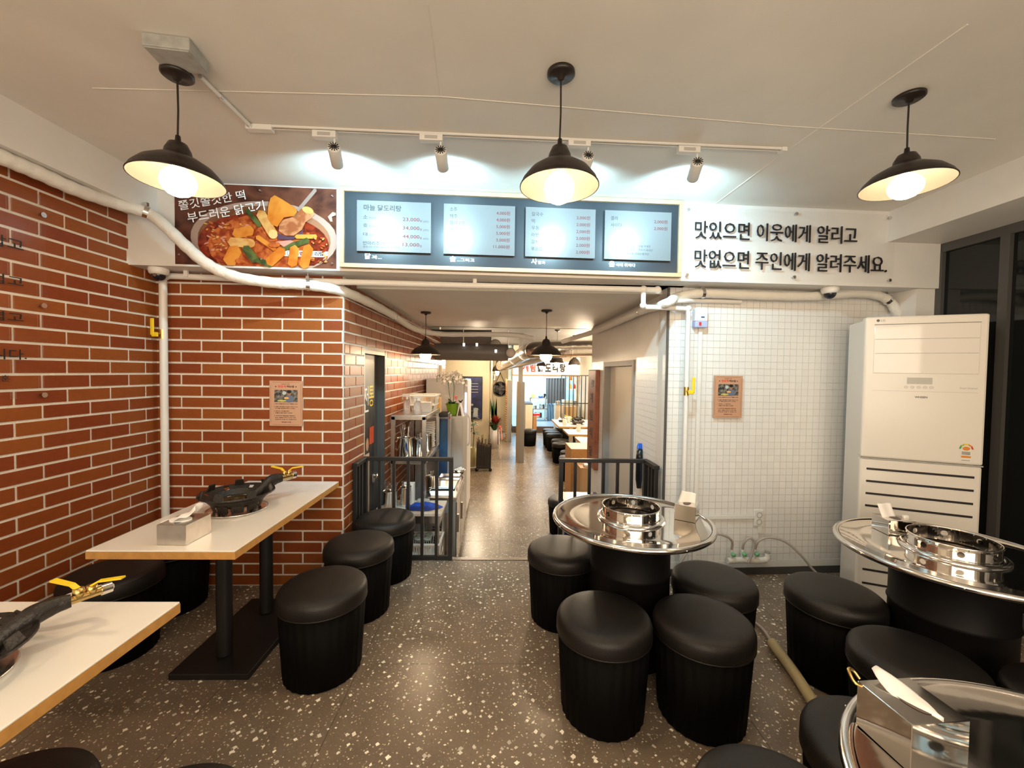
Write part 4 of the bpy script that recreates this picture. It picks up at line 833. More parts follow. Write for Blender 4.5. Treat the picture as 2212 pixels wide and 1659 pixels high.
gl.box(.045, AW-.04, -.0055, -.003, AH-.052, AH-.0495, INK); gl.build('louvre_gap', t)
for z_ in (.90, .82, .74, .66, .33, .24, .15): MB().box(.035, AW-.035, .0035, .008, z_, z_+.013, INK).build('intake_slot', t)
MB().box(.0, AW, .001, .004, .972, .980, GREYBOX).build('panel_seam', t)
tx = MB().text(FA, 'LG', .075, AH-.032, .097, AH-.018, .0006, GREYBOX, bold=.03).ell(FA, .062, AH-.025, .0085, .0085, .0006, mat('logo_grey', (.10, .10, .10), .4), n=20).text(FA, 'WHISEN', .255, AH-.512, .315, AH-.500, .0006, INK, bold=.02).text(FA, 'Smart Inverter', .46, AH-.45, .54, AH-.438, .0006, GREYBOX)
tx.build('lettering', t)
cp_ = MB().rect(FA, .215, .335, AH-.425, AH-.385, .0008, mat('lcd_grey', (.45, .45, .42), .3))
for i in range(5): cp_.ell(FA, .212+i*.030, AH-.445, .010, .008, .0008, mat('button_grey', (.35, .34, .33), .4), n=14).ell(FA, .212+i*.030, AH-.445, .008, .006, .0012, ACW, n=14).rect(FA, .208+i*.03, .216+i*.03, AH-.4465, AH-.4435, .0016, GREYBOX)
cp_.rect(FA, .045, AW-.04, AH-.472, AH-.470, .0006, mat('faint_line', (.5, .48, .45), .5)); cp_.build('control_panel', t)
en = MB().rect(FA, .478, .525, 1.0, 1.095, .0006, WPL)
for i, m_ in enumerate((mat('e_green', (.05, .35, .10), .5), mat('e_yellowgreen', (.35, .45, .05), .5), YEL, mat('e_orange', (.7, .25, .03), .5), mat('e_red', (.6, .04, .02), .5))):
    a0, a1 = PI-i*PI/5, PI-(i+1)*PI/5
    en.poly(FA, [(.5015+.033*math.cos(a0), 1.075+.033*math.sin(a0)), (.5015+.033*math.cos(a1), 1.075+.033*math.sin(a1)), (.5015+.024*math.cos(a1), 1.075+.024*math.sin(a1)), (.5015+.024*math.cos(a0), 1.075+.024*math.sin(a0))], .001, m_)
en.ell(FA, .5015, 1.078, .017, .012, .0012, MT['e_orange'], n=16).rect(FA, .480, .523, 1.022, 1.034, .001, MT['e_orange']).rect(FA, .482, .52, 1.04, 1.06, .001, GREYBOX).rect(FA, .482, .52, 1.004, 1.009, .001, GREYBOX); en.build('energy_label', t)
# ================================================================ RAILINGS
def railing(label, xe, xw, sg, n):
    """xe = end post at the opening, xw = wall side"""
    t = thing('safety_railing', label, 'railing', (xw, 3.205, 0)); W = xe-xw; z1 = .818; y0 = -.235
    MB().box(min(0, W)-.015, max(0, W)+.015, -.02, .02, z1-.028, z1, BLACKM).build('top_rail', t, .002); MB().box(min(0, W), max(0, W), -.012, .012, .004, .034, BLACKM).build('bottom_rail', t)
    MB().box(-.02*1, .02, y0, -.02, z1-.028, z1, BLACKM).build('side_rail', t, .002)
    for i in range(n): x_ = W-W*i/n; k = .016 if i == 0 else .011; MB().box(x_-k, x_+k, -k, k, .0, z1-.028, BLACKM).build('post', t)
    MB().box(-.018, .018, -.018, .018, 0, z1-.028, BLACKM).build('post', t)
    for y_ in (y0+.012, y0+.075, y0+.14): MB().box(-.012, .012, y_-.012, y_+.012, 0, z1-.028, BLACKM).build('post', t)
    return t
railing('black square-bar railing left of the step, by the brick wall', -.393, -1.065, 1, 6); railing('black square-bar railing right of the step, behind the round table', .478, 1.155, -1, 6)
# blue-strapped umbrella case hanging by the right railing
p = py(1381, 1012, 3.42); t = thing('umbrella_case', 'slim black umbrella case with a bright blue strap behind the right railing', 'umbrella', (p.x+.0, p.y, .0))
MB().lathe([(0, .52), (.018, .525), (.030, .60), (.030, .78), (.024, .86), (0, .865)], mat('glossy_black', (.01, .01, .012), .2), n=18).build('case_body', t)
BLUE = mat('bright_blue', (.02, .13, .62), .45)
for i in range(4): MB().tube(spline([(-.02+i*.012, -.005*i, .83), (-.02+i*.013, 0, .88+.01*(i % 2)), (-.008+i*.009, .004, .905), (.004+i*.008, .004, .87), (.0+i*.008, 0, .83)], 4), .005, BLUE, 8).build('blue_strap', t)
MB().tube([(.038, .03, .30), (.042, .03, .86)], .009, STEELR, 10).build('steel_rod', t)
# ================================================================ SERVING AREA LEFT OF THE CORRIDOR
def bx(name, label, cat, x0, x1, y0, y1, z0, z1, m, bevel=.003, part='body'):
    t = thing(name, label, cat, ((x0+x1)/2, (y0+y1)/2, z0)); MB().box(-(x1-x0)/2, (x1-x0)/2, -(y1-y0)/2, (y1-y0)/2, 0, z1-z0, m).build(part, t, bevel); return t
# steel shelf rack
x0, x1, y0, y1 = -1.045, -.716, 3.86, 4.72
t = thing('shelf_rack', 'grey steel shelf rack against the corridor brick wall', 'shelf', (x0, y0, ZI)); W_, D_ = x1-x0, y1-y0
for z in (1.575, 1.155, .30): MB().box(0, W_, 0, D_, z-.045, z, STEELB).build('shelf', t, .003)
for a, b in ((0, 0), (W_-.035, 0), (0, D_-.035), (W_-.035, D_-.035)): MB().box(a, a+.035, b, b+.035, 0, 1.56, STEELB).build('post', t)
zt, zl = 1.575+ZI, 1.155+ZI
def on_shelf(u, z, x=None, y=None): p = pz(u, 900, z); return p
def pot(name, label, x, y, z, r, h, cat='pot', utens=0, group=None, lng=.10):
    t = thing(name, label, cat, (x, y, z), R.uniform(0, 6), group)
    MB().lathe([(.0, .001), (r*.96, .001), (r, .01), (r, h), (r*1.04, h+.002), (r*1.04, h+.006), (r*.97, h+.004), (r*.95, h-.01), (r*.95, .012), (0, .012)], STEEL, n=32).build('pot_body', t)
    for i in range(utens):
        a = R.uniform(0, 2*PI); q = r*R.uniform(.2, .7); L_ = h+lng*R.uniform(.6, 1.1); e = Vector((math.cos(a)*(q+.35*r), math.sin(a)*(q+.35*r), L_)); s_ = Vector((math.cos(a)*q*.5, math.sin(a)*q*.5, .02))
        MB().tube([s_, s_.lerp(e, .8), e], .005, STEELR, 6, rr=[.003, .004, .010]).build('utensil', t)
    return t
pot('utensil_pot', 'wide steel pot full of metal tongs and handles on the rack', -.935, 3.97, zl, .082, .19, utens=12, cat='utensil pot', lng=.14)
pot('utensil_pot', 'narrow steel cylinder of spoons beside the wide pot on the rack', -.800, 4.02, zl, .052, .17, utens=8, cat='utensil pot', lng=.05)
pot('utensil_pot', 'steel cylinder behind the rack post', -.775, 4.27, zl, .050, .17, utens=3, cat='utensil pot', lng=.03)
t = thing('plate_stack', 'tall stack of white plates on the middle shelf of the rack', 'plates', (-.82, 4.52, zl), 0)
for i in range(15): MB().lathe([(0, 0), (.05, 0), (.085, .012), (.084, .016), (.05, .005), (0, .005)], WPL, (R.uniform(-.003, .003), 0, .001+i*.019), 28).build('plate', t)
# top of the rack
def spray(label, x, y, r, h, tint):
    t = thing('spray_bottle', label, 'spray bottle', (x, y, zt), R.uniform(-.4, .4))
    MB().lathe([(0, .001), (r, .001), (r, h*.62), (r*.55, h*.78), (r*.34, h*.82), (r*.34, h*.88), (0, h*.88)], tint, n=28).build('clear_bottle', t)
    MB().lathe([(r*.42, h*.80), (r*.42, h*.95), (0, h*.96)], WPL, n=18).box(-.045, .030, -.010, .010, h*.95, h*1.10, WPL).add([(.0, -.009, h*1.08), (.0, .009, h*1.08), (.055, .009, h*.98), (.055, -.009, h*.98)], [(0, 1, 2, 3)], WPL).tube([(-.03, 0, h*.96), (-.045, 0, h*.86), (-.04, 0, h*.80)], .004, WPL, 6).build('spray_head', t, .002)
CLR = mat('cloudy_clear_plastic', (.80, .76, .72), .08, trans=.75, alpha=.75)
spray('clear spray bottle in front on top of the rack', -.815, 3.97, .040, .165, CLR); spray('smaller spray bottle at the wall side on top of the rack', -.935, 4.03, .030, .175, CLR)
def basket(name, label, x, y, z, W, D, h, m=WPL, rz=0):
    t = thing(name, label, 'basket', (x, y, z), rz); k = 1.12
    MB().box(-W/2/k, W/2/k, -D/2/k, D/2/k, .0, .006, m).build('base', t)
    sl_ = MB(); n = 16
    for sx, sy, ln in ((1, 0, D), (-1, 0, D), (0, 1, W), (0, -1, W)):
        for i in range(n+1):
            f = (i/n-.5)*ln
            b0_ = Vector((sx*W/2/k if sx else f/k, sy*D/2/k if sy else f/k, .0)); b1_ = Vector((sx*W/2 if sx else f, sy*D/2 if sy else f, h)); sl_.tube([b0_, b1_], .0035, m, 4, caps=False)
        for f0, f1 in ((.0, .22), (.82, 1)):
            q = []
            for f, e in ((f0, -1), (f0, 1), (f1, 1), (f1, -1)):
                kk = 1/k+(1-1/k)*f; q.append((sx*W/2*kk if sx else e*ln/2*kk, sy*D/2*kk if sy else e*ln/2*kk, h*f))
            sl_.add(q, [(0, 1, 2, 3)], m)
    o = sl_.build('slatted_side', t); o['kind'] = 'stuff'
    MB().box(-W/2-.012, W/2+.012, -D/2-.012, -D/2+.004, h-.008, h+.004, m).box(-W/2-.012, W/2+.012, D/2-.004, D/2+.012, h-.008, h+.004, m).box(-W/2-.012, -W/2+.004, -D/2, D/2, h-.008, h+.004, m).box(W/2-.004, W/2+.012, -D/2, D/2, h-.008, h+.004, m).build('rim', t)
    return t
basket('plastic_basket', 'upper white slatted basket on top of the rack', -.85, 4.50, zt+.062, .28, .30, .10); basket('plastic_basket', 'lower white slatted basket nested under the other on the rack', -.85, 4.50, zt, .25, .27, .06)
bx('paper_stack', 'small grey-white box behind the spray bottles', 'box', -.84, -.73, 4.18, 4.26, zt, zt+.10, mat('pale_grey_card', (.55, .55, .53), .6))
for i, (x, y, r) in enumerate(((-.93, 4.46, .07), (-.80, 4.50, .075))): tag(MB().lathe([(0, 0), (r*.6, 0), (r, .03), (r, .034), (r*.6, .008), (0, .008)], WPL, n=28).build('bowl'), ('white bowl in the basket, wall side', 'white bowl in the basket, corridor side')[i], 'bowl').location = (x, y, zt+.14)
t = bx('cardboard_box', 'yellow snack box with a red emblem on the grey cabinet top', 'box', -.99, -.77, 5.05, 5.22, .96, 1.18, mat('yellow_card', (.70, .36, .035), .5)); MB().ell(Fr((0, -.086, 0), (1, 0, 0)), .01, .13, .035, .025, .001, MT['red_switch'], n=14).rect(Fr((0, -.086, 0), (1, 0, 0)), -.09, .09, .19, .2, .001, MT['e_orange']).build('print', t)
# blue cooler, grey cabinet, tall fridge
t = bx('water_cooler', 'slim water cooler with a dark blue glass front', 'cooler', -.745, -.60, 4.76, 4.93, ZI, .985, mat('cooler_grey', (.30, .29, .29), .35), .006)
MB().box(-.062, .045, -.089, -.084, .25, 1.44, stew('blue_glass', (.008, .025, .075), (.03, .10, .22), 3, 2)).build('glass_front', t, .003); MB().tube([(.066, -.08, .2), (.066, -.08, 1.44)], .004, INK, 6).ball((.066, -.08, 1.45), .010, MT['red_switch'], 6).build('red_knob_rod', t)
CAB = mat('cabinet_grey', (.42, .40, .38), .4)
t = bx('storage_cabinet', 'pale grey steel cabinet between the cooler and the fridge', 'cabinet', -1.06, -.475, 5.0, 5.62, ZI, .94, CAB, .006)
MB().box(-.07, .29, -.325, -.315, .02, 1.40, CAB).build('door', t, .004); MB().box(.14, .145, -.33, -.322, .05, 1.35, GREYBOX).build('door_gap', t)
t = bx('display_fridge', 'tall white fridge with a glowing violet-white door edge and oval handle', 'fridge', -1.06, -.53, 5.70, 6.35, ZI, 1.36, ACW, .01)
dr = MB().box(.265, .315, -.325, .325, .02, 1.86, WPL).build('door', t, .006); dr2 = MB().box(.28, .30, -.329, -.325, .25, 1.70, mat('fridge_glow', (.50, .52, 1), .4, emit=2.2)).build('lit_strip', dr)
MB().tube(spline([(.315, -.28, .95), (.345, -.29, 1.0), (.348, -.29, 1.18), (.345, -.29, 1.33), (.315, -.28, 1.38)], 4), .012, WPL, 8).build('handle', dr)
MB().box(-.26, .31, -.33, .32, 1.855, 1.885, WPL).build('top_cap', t, .004)
# orchid in a lime green pot
def leaf(mb, o, d, L_, w_, droop, m):
    d = _n(Vector(d)); s_ = _n(d.cross(Vector((0, 0, 1)))) if abs(d.z) < .99 else Vector((1, 0, 0)); P_3 = []
    for i in range(5):
        f = i/4; c_ = Vector(o)+d*L_*f+Vector((0, 0, -droop*f*f)); ww = w_*math.sin(PI*min(1, .12+f*.88)); P_3 += [c_-s_*ww, c_+s_*ww]
    mb.add(P_3, [(i*2, i*2+1, i*2+3, i*2+2) for i in range(4)], m, True)
t = thing('potted_orchid', 'white orchid in a lime green pot on the grey cabinet', 'potted plant', (-.62, 5.12, .94), 0)
MB().lathe([(0, .0), (.05, 0), (.058, .03), (.078, .15), (.082, .155), (.074, .152), (.06, .12), (0, .12)], mat('lime_pot', (.16, .30, .02), .35), n=32).build('pot', t)
lf = MB()
for i in range(22): a = R.uniform(0, 6.28); leaf(lf, (0, 0, .14), (math.cos(a), math.sin(a), R.uniform(.3, 1.6)), R.uniform(.09, .15), .022, .05, GREEN)
o = lf.build('leaves', t); o['kind'] = 'stuff'
PET = mat('orchid_white', (.85, .80, .74), .5)
for k_, (sx_) in enumerate((-.05, .02)):
    sp_ = spline([(sx_*.3, 0, .13), (sx_, 0, .36), (sx_-.02, 0, .48), (sx_-.02+.13*(k_*2-1)*.9, -.0, .50), (sx_+.24*(k_*2-1)*.6, -.0, .42)], 5); MB().tube(sp_, .004, GREEN, 6).build('stem', t)
fw = MB()
for i in range(44):
    a = R.uniform(-.17, .17); c_ = Vector((a, R.uniform(-.05, .05), .49-.9*a*a*2+R.uniform(-.05, .05)))
    for j in range(5): q = j*1.257+i; leaf(fw, c_, (math.cos(q), -.25, math.sin(q)), .044, .021, 0, PET)
o = fw.build('blossoms', t); o['kind'] = 'stuff'
pk = MB()
for i in range(9): q = i*.7; leaf(pk, (.045+.005*math.cos(i), -.07, .23), (math.cos(q), -.4, math.sin(q)), .036, .018, 0, mat('pink_bow', (.80, .35, .30), .5))
pk.build('pink_ribbon', t)
t = thing('table_calendar', 'small white triangular desk calendar on the grey cabinet', 'calendar', (-.505, 5.06, .94), 0)
MB().add([(-.055, 0, 0), (.03, 0, 0), (-.01, .0, .17), (-.055, .10, 0), (.03, .10, 0), (-.01, .10, .17)], [(0, 1, 2), (3, 5, 4), (0, 2, 5, 3), (1, 4, 5, 2)], WPL).add([(-.045, -.001, .004), (.008, -.001, .004), (-.014, -.001, .13)], [(0, 1, 2)], mat('dark_brown', (.05, .025, .015), .5)).build('folded_card', t)
MB().tube([(-.01, -.004, .17), (-.03, -.004, .20)], .006, INK, 6).tube([(-.01, -.004, .17), (.02, -.004, .205)], .006, INK, 6).ball((-.005, -.006, .18), .014, INK, 5).build('black_bow', t)
bx('black_case', 'small black case at the end of the rack top', 'case', -.705, -.60, 4.56, 4.74, .985, 1.03, BLACKM, .01)
# front low trolley with a blue cloth
x0, x1, y0, y1 = -1.06, -.505, 3.46, 3.82
t = thing('serving_trolley', 'steel serving trolley with a pale top behind the left railing', 'trolley', (x0, y0, ZI)); W_, D_ = x1-x0, y1-y0
MB().box(0, W_, 0, D_, .755, .78, mat('cream_top', (.62, .56, .48), .35)).build('top', t, .003); MB().box(.01, W_-.01, .005, D_-.01, .69, .755, STEELB).build('apron', t); MB().box(.02, W_-.02, .02, D_-.02, .33, .35, STEELB).build('lower_shelf', t)
for a in (.02, W_-.05):
    for b in (.02, D_-.05): MB().tube([(a+.015, b+.015, 0), (a+.015, b+.015, .70)], .016, STEELR, 12).build('leg', t)
zc_ = ZI+.78
t = thing('blue_cloth', 'crumpled bright blue cloth on the trolley', 'cloth', (-.69, 3.60, zc_), .1)
n = 16; vs = []; CB = mat('royal_blue_cloth', (.012, .055, .36), .7, bump=.4, bscale=60)
for i in range(n):
    for j in range(n):
        a = j*2*PI/n; q = i/(n-1); vs.append((.165*q*math.cos(a)*(1+.12*math.sin(3*a+1)), .085*q*math.sin(a)*(1+.1*math.cos(5*a)), max(.003, .042*(1-q**2)+.012*math.sin(a*4+q*9)*q*(1-q)*3+.004)))
cl_ = MB().add(vs, [(i*n+j, i*n+(j+1) % n, (i+1)*n+(j+1) % n, (i+1)*n+j) for i in range(n-1) for j in range(n)], CB, True); cl_.build('cloth_sheet', t)
basket('plastic_basket', 'white slatted basket of cups under the trolley top', -.70, 3.62, ZI+.352, .34, .26, .15)
cu = MB().lathe([(0, 0), (.03, 0), (.036, .02), (.036, .024), (.028, .006), (0, .006)], mat('pale_blue_cup', (.40, .50, .52), .4), n=20)
c0_ = tag(cu.build('cup_lid'), 'pale blue round lid in the lower white basket', 'lid', 'pale blue lids in the lower basket')
for i in range(6):
    o = c0_ if i == 0 else c0_.copy(); COL.objects.link(o) if i else None; o.location = (-.80+.08*(i % 3), 3.57+.08*(i//3), ZI+.505)
def pot2(*a, **k): return pot(*a, **k)
pot2('steel_pot', 'steel pot heaped with ladles at the left of the trolley', -.975, 3.60, zc_, .062, .15, utens=9, lng=.09); pot2('steel_pot', 'slim steel pot of chopsticks on the trolley', -.855, 3.66, zc_, .048, .17, utens=5, lng=.05)
pot2('steel_pot', 'steel cup with a brass spoon beyond the trolley', -.70, 4.02, .30, .045, .16, utens=2, lng=.06)
tag(MB().lathe([(0, 0), (.04, 0), (.075, .03), (.076, .034), (.04, .006), (0, .006)], WPL, n=28).build('bowl'), 'white bowl at the wall end of the trolley', 'bowl').location = (-.99, 3.50, zc_)
t = bx('paper_tray', 'open white paper organiser standing on the trolley', 'tray', -.90, -.80, 3.73, 3.80, zc_, zc_+.18, WPL)
bx('scrubber_pack', 'small grey scrubbing pads pack on the trolley', 'pack', -.77, -.66, 3.73, 3.79, zc_, zc_+.03, GREYBOX, .008)
# counter fridge with trays
t = thing('counter_fridge', 'low steel counter fridge with a handle beside the corridor', 'counter', (-.705, 3.93, ZI))
MB().box(0, .27, 0, .80, .06, .74, mat('counter_grey', (.20, .19, .185), .4)).build('body', t, .004); MB().box(-.005, .280, -.005, .81, .74, .775, STEELB).build('worktop', t, .003); MB().box(.272, .280, .03, .38, .10, .72, STEELB).build('door', t, .003); MB().box(.272, .280, .41, .78, .10, .72, STEELB).build('door', t, .003)
MB().box(.17, .25, -.006, .0, .12, .62, STEELB).build('side_panel', t); MB().box(.280, .296, .08, .11, .40, .58, STEELR).build('handle', t, .003); MB().box(.280, .296, .45, .48, .40, .58, STEELR).build('handle', t, .003)
vt_ = MB()
for i in range(14): vt_.box(.05, .15, -.005, .0, .14+i*.026, .152+i*.026, INK)
o = vt_.build('vent_slot', t); o['kind'] = 'stuff'
def tray(label, x, y, z, W, D, h, tilt=0):
    t = thing('steel_tray', label, 'tray', (x, y, z), tilt, 'steel food trays')
    m = MB(); k = .88
    a = [(-W/2*k, -D/2*k, 0), (W/2*k, -D/2*k, 0), (W/2*k, D/2*k, 0), (-W/2*k, D/2*k, 0)]; b = [(-W/2, -D/2, h), (W/2, -D/2, h), (W/2, D/2, h), (-W/2, D/2, h)]; c = [(x_*1.06, y_*1.06, h) for x_, y_, _ in b]
    m.add(a+b+c, [(0, 1, 2, 3)]+[(i, (i+1) % 4, (i+1) % 4+4, i+4) for i in range(4)]+[(i+4, (i+1) % 4+4, (i+1) % 4+8, i+8) for i in range(4)], STEELR); o = m.build('tray_body', t); s_ = o.modifiers.new('solid', 'SOLIDIFY'); s_.thickness = .003
zk = ZI+.776
tray('steel tray nearest the trolley on the counter fridge', -.575, 4.10, zk+.0, .25, .26, .05); tray('second steel tray stacked on the nearest one', -.575, 4.11, zk+.025, .25, .26, .05)
tray('steel tray in the middle of the counter fridge', -.57, 4.36, zk, .24, .18, .05); tray('farthest steel tray on the counter fridge', -.57, 4.56, zk, .22, .16, .05)
t = thing('steel_bowl', 'wide steel bowl of crumpled foil at the back of the counter', 'bowl', (-.50, 4.83, zk-.0), 0)
MB().lathe([(0, 0), (.05, 0), (.078, .06), (.082, .06), (.055, .004)], STEEL, n=30, cap=False).build('bowl_body', t); fo = MB()
for i in range(12): fo.ball((R.uniform(-.05, .05), R.uniform(-.05, .05), .045+R.uniform(0, .02)), .016, TISS, 4)
fo.build('foil', t)
# ================================================================ RIGHT OF THE STEP, LOWER FLOOR
bx('low_chest', 'low chest with a navy blue lid behind the right railing', 'chest', .70, 1.14, 4.38, 4.80, ZI, .08, mat('navy_lid', (.01, .012, .05), .3), .006)
OAK = mat('orange_oak', (.50, .26, .09), .5, noise=.1, nscale=20)
t = thing('wooden_cabinet', 'orange wooden cabinet before the inner tables', 'cabinet', (1.10, 6.35, ZI)); MB().box(0, .55, 0, .03, 0, .80, OAK).build('end_panel', t); MB().box(0, .55, .03, .58, .76, .80, OAK).build('top', t); MB().box(0, .03, .03, .58, 0, .76, OAK).build('side_panel', t); MB().box(.03, .55, .03, .55, .38, .41, OAK).build('shelf', t)
t = thing('wooden_locker', 'small lower wooden locker in front of the cabinet', 'locker', (1.15, 5.85, ZI)); MB().box(0, .5, 0, .36, 0, .62, mat('pale_oak', (.45, .27, .13), .5)).build('body', t, .004); MB().box(.02, .48, -.008, 0, .03, .60, MT['pale_oak']).build('door', t, .003)
t = thing('white_router', 'white device with a thin antenna on the small wooden locker', 'router', (1.29, 5.95, ZI+.62)); MB().box(-.07, .09, -.05, .06, 0, .035, WPL).build('body', t, .008); MB().tube([(.02, 0, .03), (.02, 0, .22)], .004, WPL, 6).build('antenna', t)
tag(MB().lathe([(0, 0), (.04, 0), (.04, .10), (0, .10)], mat('orange_item', (.8, .2, .02), .4), n=14).build('orange_bottle'), 'small orange container under the wooden cabinet shelf', 'container').location = (1.12, 5.70, ZI)
# inner dining tables
def inner_table(label, x0, y0, y1):
    t = thing('inner_table', label, 'table', (x0, y0, ZI), 0, 'white tables of the inner room'); W_, D_ = 1.05, y1-y0
    MB().box(0, W_, 0, D_, .733, .74, WLAM).build('tabletop', t); MB().box(-.001, W_+.001, -.001, D_+.001, .70, .733, WEDGE).build('edge_band', t)
    MB().tube([(.5, D_/2, .03), (.5, D_/2, .70)], .035, BLACKM, 12).build('leg', t); MB().box(.2, .8, D_/2-.2, D_/2+.2, 0, .03, BLACKM).build('base_plate', t)
    return t
inner_table('inner white table nearest, beyond the wooden cabinet', 1.44, 7.25, 7.95); inner_table('middle inner white table with a burner', 1.37, 8.28, 9.05); inner_table('farthest inner white table with burner and dishes', 1.34, 9.5, 10.9)
for i, (x, y, l_) in enumerate(((1.98, 8.62, 'black cast iron burner on the middle inner table'), (1.85, 9.85, 'black cast iron burner on the farthest inner table'), (1.98, 10.62, 'black cast iron burner at the back of the farthest inner table'))): dup(b0, (x, y, .24), 1+i, l_)
WC = mat('clear_cup', (.75, .72, .66), .1, trans=.6, alpha=.7)
for i, (x, y, l_) in enumerate(((1.66, 8.7, 'clear water jug on the middle inner table'), (1.50, 9.66, 'clear water jug on the farthest inner table'), (1.70, 10.2, 'pale jug among the dishes on the farthest table'))):
    tag(MB().lathe([(0, 0), (.045, 0), (.05, .16), (.048, .16), (.042, .01), (0, .01)], WC, n=18).build('water_jug'), l_, 'jug').location = (x, y, .24)
for i, (x, y, l_) in enumerate(((1.52, 10.6, 'white napkins heap at the corridor end of the farthest table'), (2.25, 10.3, 'white paper cup stack on the farthest table'), (2.20, 8.92, 'white folded menu on the middle inner table'))):
    tag(MB().add([(-.09, -.06, 0), (.09, -.06, 0), (.07, .06, 0), (-.07, .06, 0), (0, 0, .10)], [(0, 1, 4), (1, 2, 4), (2, 3, 4), (3, 0, 4), (3, 2, 1, 0)], TISS).build('napkin'), l_, 'napkin').location = (x, y, .24)
tag(MB().lathe([(0, 0), (.09, 0), (.11, .03), (.10, .045), (0, .05)], INK, n=18).build('black_pan'), 'black pan on the corridor end of the farthest table', 'pan').location = (1.56, 10.35, .24)
# lattice screen
t = thing('lattice_screen', 'black vertical-bar screen at the end of the inner tables', 'screen', (1.68, 11.5, 0)); W_ = .80
for i in range(8): MB().box(i*W_/7-.012, i*W_/7+.012, -.012, .012, .15, 1.42, BLACKM).build('bar', t)
for z in (.15, .62, 1.41): MB().box(-.012, W_+.012, -.013, .013, z, z+.025, BLACKM).build('cross_bar', t)
tag(MB().tube([(0, 0, 0), (0, 0, 1.45), (0, .0, 1.5)], .014, WPIPE, 8).build('white_pipe'), 'thin white pipe standing right of the black lattice', 'pipe').location = (2.53, 11.4, .1)
# partitions
t = thing('partition', 'grey-edged partition with slatted wooden side, standing nearest the aisle', 'partition', (.345, 8.9, ZI)); MB().box(.045, .155, 0, .7, 0, 1.775, GWALL).build('panel', t, .004); MB().box(.0, .045, 0, .7, 0, 1.78, mat('dim_oak', (.30, .22, .14), .5)).build('wooden_side', t)
t = thing('partition', 'grey-edged partition farther back with orange diagonal slats', 'partition', (.11, 11.55, ZI)); MB().box(.035, .17, 0, 1.0, 0, 1.76, GWALL).build('panel', t, .004)
for i in range(23):
    z = .06+i*.064; MB().add([(.0, .0, z), (.035, .0, z-.035), (.035, .0, z), (.0, .0, z+.035), (.0, .95, z+.3), (.035, .95, z+.265), (.035, .95, z+.3), (.0, .95, z+.335)], [(0, 1, 2, 3), (4, 7, 6, 5), (0, 3, 7, 4), (1, 5, 6, 2), (3, 2, 6, 7), (0, 4, 5, 1)], OAK).build('slat', t)
t = tag(MB().box(-.05, .05, -.05, .05, 0, 1.15, GWALL).build('steel_column'), 'grey column rising above the nearer partition to the ducts', 'column'); t.location = (.42, 9.3, 1.275-.0)
# service counter and kitchen things
t = bx('service_counter', 'cream service counter block before the kitchen', 'counter', .66, .86, 11.3, 12.4, ZI, .60, mat('counter_cream', (.62, .55, .44), .5)); MB().box(-.11, .11, -.56, .56, 1.10, 1.115, INK).build('dark_top', t)
bx('wooden_block', 'wooden side block by the kitchen step', 'block', .90, 1.03, 11.9, 12.6, ZI, .20, OAK); bx('black_apron', 'black cloth hanging by the service counter', 'cloth', .865, .895, 11.5, 12.0, -.35, .45, INK)
tag(MB().box(-.12, .12, -.05, .05, 0, .06, MT['red_switch']).build('red_glove'), 'red rubber glove lying on the wooden block', 'glove').location = (1.02, 12.1, .21)
t = thing('kitchen_rack', 'steel shelf rack with pots in the bright kitchen', 'shelf', (1.05, 15.0, -.3))
for z in (.12, .45, .86): MB().box(0, .62, 0, .5, z-.03, z, STEELB).build('shelf', t)
for a in (0, .59):
    for b in (0, .47): MB().box(a, a+.03, b, b+.03, 0, .86, STEELB).build('post', t)
for i, (x, y, z, r, h, l_) in enumerate(((1.22, 15.2, .15, .09, .10, 'steel pot on the middle shelf of the kitchen rack, left'), (1.50, 15.2, .15, .10, .15, 'taller steel pot on the middle shelf of the kitchen rack'), (1.36, 15.2, -.18, .15, .17, 'wide steel pot at the bottom of the kitchen rack'))): pot('steel_pot', l_, x, y, z, r, h)
tag(MB().lathe([(0, 0), (.10, 0), (.16, .14), (.165, .14), (.11, .004)], STEEL, n=28, cap=False).build('steel_basin'), 'shiny steel basin on top of the kitchen rack', 'basin').location = (1.50, 15.15, .561)
tag(MB().ball((0, 0, .05), .09, BLUE, 8, .5).build('blue_glove'), 'blue rubber glove draped on the kitchen rack', 'glove').location = (1.42, 14.98, .55)
tag(MB().lathe([(0, 0), (.08, 0), (.08, .12), (.03, .16), (0, .16)], mat('oil_yellow', (.55, .50, .15), .3), n=16).build('oil_jug'), 'yellowish oil jug on top of the kitchen rack', 'jug').location = (1.16, 15.2, .561)
t = thing('blue_boards', 'blue-grey panels leaning beside the kitchen rack', 'boards', (1.72, 15.0, -.3))
for i in range(3): MB().add([(i*.11, 0, 0), (i*.11+.06, 0, 0), (i*.11+.06-.05, 0, .62), (i*.11-.05, 0, .62), (i*.11, .4, 0), (i*.11+.06, .4, 0), (i*.11+.01, .4, .62), (i*.11-.05, .4, .62)], [(0, 1, 2, 3), (4, 7, 6, 5), (0, 3, 7, 4), (1, 5, 6, 2), (3, 2, 6, 7)], mat('slate_blue', (.10, .17, .25), .4)).build('panel', t)
t = thing('grey_curtain', 'dark grey plastic curtain hanging in the kitchen', 'curtain', (1.72, 15.9, .15)); GC2 = mat('curtain_grey', (.10, .09, .085), .35)
vs = []
for i in range(41):
    x = i*.02*.98; y = .03*math.sin(i*1.1); vs += [(x, y, 0), (x, y, 1.12)]
MB().add(vs, [(i*2, i*2+2, i*2+3, i*2+1) for i in range(40)], GC2, True).build('curtain_sheet', t); MB().tube([(-.05, 0, 1.13), (.85, 0, 1.13)], .012, STEELR, 8).tube([(0, 0, 1.13), (0, 0, 2.23)], .008, STEELR, 6).tube([(.8, 0, 1.13), (.8, 0, 2.23)], .008, STEELR, 6).build('rail', t)
